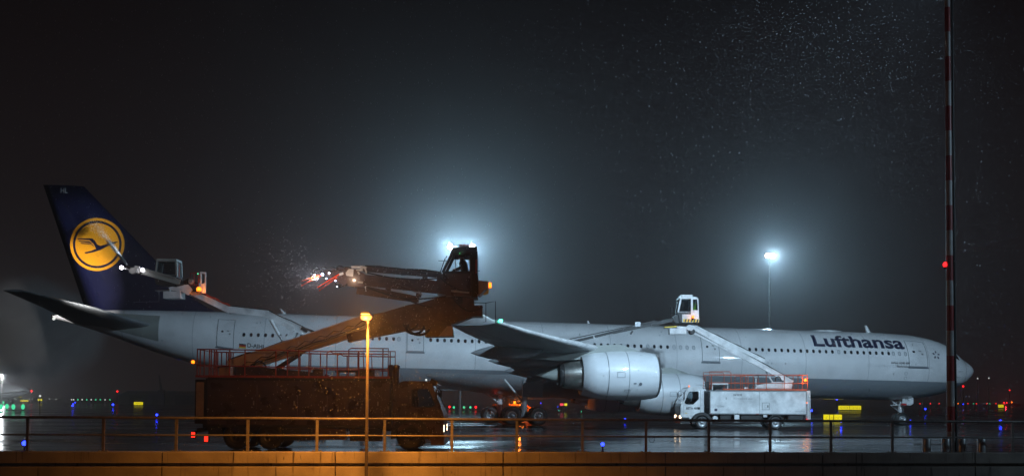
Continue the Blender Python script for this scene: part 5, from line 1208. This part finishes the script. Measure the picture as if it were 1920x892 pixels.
# yellow guidance signs
def sign(label, spans, v0, v1, vbase, marks):
    pb = ground((spans[0][0]+spans[-1][1])/2, vbase); Y = pb.y
    root = thing('taxiway_sign', label, 'airfield sign', (pb.x, Y, 0))
    for (ua, ub) in spans:
        a_, b_ = at(ua, v1, Y), at(ub, v0, Y)
        mb = MB('sign_black'); mb.box((a_.x-.05, Y+.012, max(.02, a_.z-.05)), (b_.x+.05, Y+.2, b_.z+.05))
        for f_ in (.15, .85): mb.box((a_.x+(b_.x-a_.x)*f_-.05, Y+.06, 0), (a_.x+(b_.x-a_.x)*f_+.05, Y+.14, max(.03, a_.z)))
        hs = mb.build('sign_housing', root)
        mb = MB('sign_yellow'); mb.box((a_.x, Y, a_.z), (b_.x, Y+.012, b_.z)); mb.build('sign_face', hs)
        if marks:
            mb = MB('sign_black'); w_, h_ = b_.x-a_.x, b_.z-a_.z; rr = random.Random(int(ua))
            for k in range(marks):
                xa = a_.x+w_*(.12+.76*(k+.5)/marks); hh = h_*rr.uniform(.25, .4)
                mb.box((xa-w_*.012, Y-.012, a_.z+h_*.3), (xa+w_*.012, Y-.003, a_.z+h_*.3+hh))
                if k % 2: mb.box((xa-w_*.012, Y-.012, a_.z+h_*.3), (xa+w_*.05, Y-.003, a_.z+h_*.36))
            mb.build('sign_lettering', hs)
    return root
sign('wide yellow taxiway sign of two panels under the forward fuselage', [(1572, 1592.6), (1593.4, 1614.5)], 760, 767.5, 770, 6)
sign('lower yellow taxiway sign group nearer the white truck rear', [(1544, 1555), (1556, 1562.5), (1564, 1578.5)], 776.5, 786.5, 787.8, 3)
sign('yellow taxiway sign below the red beacons at the right edge', [(1871.5, 1882)], 758, 763.5, 766, 2)
sign('small yellow taxiway sign left of the dark truck', [(251, 268)], 753, 758.5, 760.5, 7)
sign('yellow sign standing alone right of the far left sign group', [(71, 79)], 747, 750.8, 756, 0)
sign('long low yellow sign in the far left sign group', [(38, 45), (45.3, 53)], 749.5, 752, 755, 0)
sign('smallest yellow sign above the far left sign group', [(35, 40)], 742.8, 744.4, 754, 0)
pb = ground(1052, 772); root = thing('taxiway_sign', 'red and yellow lit sign between the main wheels and the engine', 'airfield sign', (pb.x, pb.y, 0))
for ua, ub, mm in ((1050, 1056.5, 'red_sign'), (1058, 1063.5, 'sign_yellow')):
    a_, b_ = at(ua, 760, pb.y), at(ub, 755.5, pb.y); mb = MB('sign_black'); mb.box((a_.x-.06, pb.y+.012, a_.z-.06), (b_.x+.06, pb.y+.25, b_.z+.06)); mb.box(((a_.x+b_.x)/2-.06, pb.y+.08, 0), ((a_.x+b_.x)/2+.06, pb.y+.16, a_.z)); hs = mb.build('sign_housing', root)
    mb = MB(mm); mb.box((a_.x, pb.y, a_.z), (b_.x, pb.y+.012, b_.z)); mb.build('sign_face', hs)
for u, v, mm, lab in ((1046, 762, 'blue_bulb', 'small blue light beneath the red and yellow sign'), (1048, 769, 'green_bulb', 'small green light beneath the red and yellow sign'), (1090, 771, 'green_bulb', 'small green light under the outer engine')):
    small_light('taxiway_light', mm, u, v, .4, .07, lab, 'taxiway light', BL)
# amber beacon of a vehicle beyond the landing gear
q = at(969, 752, 97); root = thing('airport_vehicle', 'vehicle hidden behind the main wheels with a glowing orange beacon', 'vehicle', (q.x, 97, 0))
mb = MB('yellow_paint'); mb.prism([(q.x-2.2, 97, .45), (q.x+2.3, 97, .45), (q.x+2.3, 97, 1.0), (q.x+1.4, 97, 1.15), (q.x+.9, 97, 1.5), (q.x-2.2, 97, 1.5)], (0, 1.9, 0)); mb.build('body', root)
for dx in (-1.3, 1.4): mb = MB('rubber'); mb.lathe((q.x+dx, 96.95, .4), (0, 1, 0), [(0, .4), (.25, .4)], 14); mb.build('wheel', root)
mb = MB('chassis_black'); mb.prism([(q.x-1.9, 96.985, 1.06), (q.x+1.2, 96.985, 1.06), (q.x+.82, 96.985, 1.42), (q.x-1.9, 96.985, 1.42)], (0, .01, 0)); mb.build('window', root)
mb = MB('amber_bulb'); mb.ball((q.x-.2, 97.3, 1.64), .14, 10, 7); mb.build('beacon', root)
lamp('POINT', 'beacon_light', (q.x+.3, 95.8, 1.75), 420, (1.0, .20, .02), root, .3)
# distant airliner, hangar, crane and lamp posts at the left
DY = 250; k_ = DY/FPX
root = thing('distant_airliner', 'distant white airliner cut off by the left edge, wing towards us', 'airliner', (at(20, 750, DY).x, DY, 0))
q = at(56, 733, DY); mb = MB('wing_grey'); mb.lathe((q.x, DY, q.z), (-1, 0, 0), [(0, .05), (.6, .6), (2.0, 1.3), (4.5, 1.8), (26, 1.95), (32, 1.2), (36, .3)], 20); mb.build('fuselage', root)
mb = MB('wing_grey'); mb.loft([[(q.x-12, DY-1.5, q.z-1.5), (q.x-12, DY-1.5, q.z-1.1), (q.x-18, DY-1.5, q.z-1.2)], [(at(58, 731, DY-17).x, DY-17, at(58, 732, DY-17).z), (at(58, 731, DY-17).x, DY-17, at(58, 731.2, DY-17).z), (at(52, 732, DY-17).x, DY-17, at(52, 732, DY-17).z)]]); mb.build('wing', root)
mb = MB('white_metal'); mb.lathe((q.x-11, DY-6, q.z-2.2), (-1, 0, 0), [(0, .85), (.5, 1.0), (2.5, .9), (3.4, .5)], 16); mb.build('engine', root)
mb = MB('blue_paint'); mb.prism([(q.x-30, DY-.2, q.z+1.4), (q.x-36, DY-.2, q.z+1.4), (q.x-38, DY-.2, q.z+7.5), (q.x-35.5, DY-.2, q.z+7.5)], (0, .4, 0)); mb.build('vertical_stabilizer', root)
for dx in (5, 19):
    mb = MB('rubber'); mb.lathe((q.x-dx, DY-.4, .55), (0, 1, 0), [(0, .55), (.8, .55)], 14); mb.use('dark_steel'); mb.tube([(q.x-dx, DY, .55), (q.x-dx, DY, q.z-1.2)], .15, 6); mb.build('landing_gear', root)
q = at(4.5, 703, 238); root = thing('lamp_post', 'lamp post with two white lamps at the left edge of the picture', 'lamp post', (q.x, 238, 0))
mb = MB('galvanised'); mb.lathe((q.x, 238, 0), (0, 0, 1), [(0, .16), (q.z, .08)], 8); mb.beam((q.x-.4, 238, q.z), (q.x+.4, 238, q.z), .08, .08); mb.build('pole', root)
for dx in (-.3, .3): mb = MB('white_bulb'); mb.ball((q.x+dx, 237.9, q.z-.1), .16, 8, 6); mb.build('lamp', root)
lamp('POINT', 'lamp_light', (q.x, 237.4, q.z-.3), 5000, (.9, .95, 1.0), root, .3)
a_, b_ = at(222, 735, 300), at(385, 733, 300)
root = thing('hangar', 'low dark hangar in the haze left of the dark truck', 'building', ((a_.x+b_.x)/2, 300, 0))
mb = MB('building_dark'); mb.prism([(a_.x, 300, -.5), (b_.x+40, 300, -.5), (b_.x+40, 300, b_.z), (a_.x+2.5, 300, b_.z), (a_.x, 300, a_.z-.8)], (0, 40, 0)); mb.build('wall', root)
for k in range(5):
    x = a_.x+3+k*6.5; mb = MB('chassis_black'); mb.prism([(x, 299.95, .0), (x+5, 299.95, 0), (x+5, 299.95, 2.6), (x, 299.95, 2.6)], (0, .03, 0)); mb.build('hangar_door', root)
q = at(303, 734, 290); root = thing('crane', 'dim boom crane rising above the hangar roof', 'crane', (q.x, 290, 0)); z1 = at(298, 702, 290)
mb = MB('building_dark'); mb.beam((q.x, 290, 0), (q.x, 290, q.z+.5), 1.6, 1.2, up=(0, 1, 0)); mb.build('pedestal', root)
mb = MB('building_dark'); mb.beam((q.x, 290, q.z), (z1.x, 290, z1.z), .7, .8, .25, .3, up=(0, 1, 0)); mb.build('boom', root)

# ================================================================== FLUID, RAIN, STEAM, HAZE
for nm, rgb, tr in (('rain_water', (.5, .52, .54), .4), ('rain_mist', (.12, .127, .138), .4), ('fluid_water', (.85, .88, .9), .45), ('orange_fluid', (1.0, .16, .05), .5)):
    m = bpy.data.materials.new(nm); m.use_nodes = True; M[nm] = m; n = m.node_tree; n.nodes.remove(n.nodes['Principled BSDF'])
    d_ = n.nodes.new('ShaderNodeBsdfDiffuse'); t_ = n.nodes.new('ShaderNodeBsdfTranslucent'); a_ = n.nodes.new('ShaderNodeMixShader'); a_.inputs[0].default_value = tr
    d_.inputs[0].default_value = rgb+(1,); t_.inputs[0].default_value = rgb+(1,)
    n.links.new(d_.outputs[0], a_.inputs[1]); n.links.new(t_.outputs[0], a_.inputs[2]); n.links.new(a_.outputs[0], n.nodes['Material Output'].inputs[0])
def drops(name, pts, kind='stuff', label=None, water='fluid_water'):
    vs = []; fs = []
    for p, l, r, d in pts:
        o = len(vs); a_ = p-d*(l/2); b_ = p+d*(l/2); x = d.cross(Vector((.3, .9, .1))).normalized()*r; y = d.cross(x).normalized()*r; c = p+d*l*.12
        vs += [a_, c+x, c-x*.5+y*.87, c-x*.5-y*.87, b_]; fs += [(o, o+1, o+2), (o, o+2, o+3), (o, o+3, o+1), (o+4, o+2, o+1), (o+4, o+3, o+2), (o+4, o+1, o+3)]
    me = bpy.data.meshes.new(name); me.from_pydata([tuple(v_) for v_ in vs], [], fs); me.materials.append(M[water]); o = bpy.data.objects.new(name, me); COL.objects.link(o); o['kind'] = kind
    if label: o['label'] = label
    return o
rg = random.Random(3)
def dirv(): return Vector((rg.gauss(-.12, .12), rg.gauss(0, .1), -1)).normalized()
pts = []
for _ in range(15000): pts.append((Vector((rg.uniform(-34, 34), rg.uniform(20, 64), rg.uniform(0, 30))), rg.uniform(.04, .07), rg.uniform(.008, .013), dirv()))
for _ in range(2000):                                                 # the drops close enough to the lamps to catch their light
    pts.append((Vector((lx+rg.gauss(0, 2.6), 34.5+rg.gauss(0, 2.2), rg.uniform(.4, 7.0))), rg.uniform(.022, .045), rg.uniform(.0065, .011), dirv()))
hd_ = Vector((mx_, my_, HEAD)); pts = [p for p in pts if (p[0]-hd_).length > 15]
drops('rain', pts, 'stuff', 'fine rain falling across the whole apron', 'rain_water')
pts = [(Vector((mx_-4.5+rg.gauss(0, 9.5), my_+5+abs(rg.gauss(0, 9)), HEAD+1-abs(rg.gauss(0, 9.5)))), rg.uniform(.016, .024), rg.uniform(.005, .0068), dirv()) for _ in range(24000)]
pts = [p for p in pts if (p[0]-hd_).length > 6.5]
drops('rain', pts, 'stuff', 'fine rain lit under the head of the banded mast', 'rain_mist')
pts = []
for _ in range(420):                                                  # de-icing fluid drifting off the nozzles of the dark truck
    t = abs(rg.gauss(0, .45)); c = at(588-150*t, 520-40*t*rg.random()+rg.gauss(0, 26+60*t), 40.3)
    pts.append((c+Vector((rg.gauss(0, .3), rg.gauss(0, .8), 0)), rg.uniform(.03, .06), rg.uniform(.010, .018), Vector((-.8, 0, -.6)).normalized()))
drops('fluid_droplets', pts, 'stuff', 'droplets of de-icing fluid drifting left of the dark truck nozzles')
pts = []
a_, b_, c_ = at(238, 496, 66.0), at(203, 452, 74.0), at(172, 415, 78.0)
for _ in range(3000):
    t = rg.random()**1.3; p = a_+(b_-a_)*t; sp = .02+.075*t; pts.append((p+Vector((rg.gauss(0, sp), rg.gauss(0, sp), rg.gauss(0, sp))), .12, .016, (b_-a_).normalized()))
for _ in range(800):
    t = rg.random(); p = b_+(c_-b_)*t; sp = .09+.2*t; pts.append((p+Vector((rg.gauss(0, sp), rg.gauss(0, sp), rg.gauss(0, sp))), .06, .016, (c_-b_).normalized()))
drops('fluid_spray', pts, 'stuff', 'bright jet of de-icing fluid sprayed onto the blue tail')
lamp('SPOT', 'nozzle_light', at(262, 480, 66.6), 10500, (.75, .88, 1.0), T3.root, .05, at(216, 467, 72.0), R(24), .8)
# thin orange jets from the nozzles of the dark truck
for u0, v0, u1, v1, r, lab in ((636, 514, 597, 536, .045, 'brightest orange fluid jet, from the right nozzle down left'), (632, 520, 599, 542.5, .03, 'lower red fluid jet ending in a red drop'),
        (604, 516, 566, 533, .035, 'long orange fluid jet from the left nozzle'), (600, 515, 566, 525, .022, 'thin red fluid jet highest on the left')):
    p, q = at(u0, v0, 40.35), at(u1, v1, 40.15); mb = MB('orange_fluid'); d = q-p
    mb.tube([p+d*(k/6)+Vector((0, 0, -.04*(k/6)**2)) for k in range(7)], r*.6, 7, r*.4); mb.ball(q+Vector((0, 0, -.04)), r*.8, 8, 6)
    tag(mb.build('fluid_jet'), lab, 'fluid jet', 'jets from the raised nozzles')
# steam drifting behind the tail
mb = MB(); vs = []
bm = bmesh.new(); bmesh.ops.create_icosphere(bm, subdivisions=3, radius=1.0)
q = at(45, 622, 108); me = bpy.data.meshes.new('steam')
for w in bm.verts: w.co = Vector((w.co.x*8.5, w.co.y*7, w.co.z*6.2))
bm.to_mesh(me); bm.free(); st = bpy.data.objects.new('steam', me); COL.objects.link(st); st.location = q; st['kind'] = 'stuff'; st['label'] = 'cloud of steam drifting off behind the tailplane'
m = bpy.data.materials.new('steam'); m.use_nodes = True; n = m.node_tree; n.nodes.remove(n.nodes['Principled BSDF']); me.materials.append(m)
pv = n.nodes.new('ShaderNodeVolumePrincipled'); pv.inputs['Color'].default_value = (1, 1, 1, 1); pv.inputs['Anisotropy'].default_value = .1
tc = n.nodes.new('ShaderNodeTexCoord'); nz = n.nodes.new('ShaderNodeTexNoise'); nz.inputs['Scale'].default_value = .2; nz.inputs['Detail'].default_value = 4; nz.inputs['Distortion'].default_value = .6
ln = n.nodes.new('ShaderNodeVectorMath'); ln.operation = 'MULTIPLY'; ln.inputs[1].default_value = (1/8.5, 1/7, 1/6.2); l2 = n.nodes.new('ShaderNodeVectorMath'); l2.operation = 'LENGTH'
fa = n.nodes.new('ShaderNodeMapRange'); fa.inputs[1].default_value = 1.0; fa.inputs[2].default_value = .15; fa.inputs[3].default_value = 0; fa.inputs[4].default_value = 1
nr = n.nodes.new('ShaderNodeMapRange'); nr.inputs[1].default_value = .38; nr.inputs[2].default_value = .66; nr.inputs[3].default_value = 0; nr.inputs[4].default_value = .75
mu = n.nodes.new('ShaderNodeMath'); mu.operation = 'MULTIPLY'
n.links.new(tc.outputs['Object'], nz.inputs['Vector']); n.links.new(tc.outputs['Object'], ln.inputs[0]); n.links.new(ln.outputs[0], l2.inputs[0]); n.links.new(l2.outputs['Value'], fa.inputs[0])
n.links.new(nz.outputs['Fac'], nr.inputs[0]); n.links.new(nr.outputs[0], mu.inputs[0]); n.links.new(fa.outputs[0], mu.inputs[1]); n.links.new(mu.outputs[0], pv.inputs['Density']); n.links.new(pv.outputs[0], n.nodes['Material Output'].inputs['Volume'])
lamp('SPOT', 'work_light', at(221, 499, 66.8), 26000, (1.0, .95, .92), T3.root, .1, st.location+Vector((-2.5, 0, 1.2)), R(32), .8)
# damp night air
mb = MB('rain_water'); mb.box((-420, -30, -4.5), (420, 520, 62)); hz = mb.build('haze'); hz['kind'] = 'stuff'; hz['label'] = 'thin wet night haze over the apron'
m = bpy.data.materials.new('haze'); m.use_nodes = True; n = m.node_tree; n.nodes.remove(n.nodes['Principled BSDF'])
pv = n.nodes.new('ShaderNodeVolumePrincipled'); pv.inputs['Color'].default_value = (.93, .96, 1.0, 1); pv.inputs['Density'].default_value = HAZE; pv.inputs['Anisotropy'].default_value = .88
m.cycles.volume_sampling = 'MULTIPLE_IMPORTANCE'
n.links.new(pv.outputs[0], n.nodes['Material Output'].inputs['Volume']); hz.data.materials.clear(); hz.data.materials.append(m)
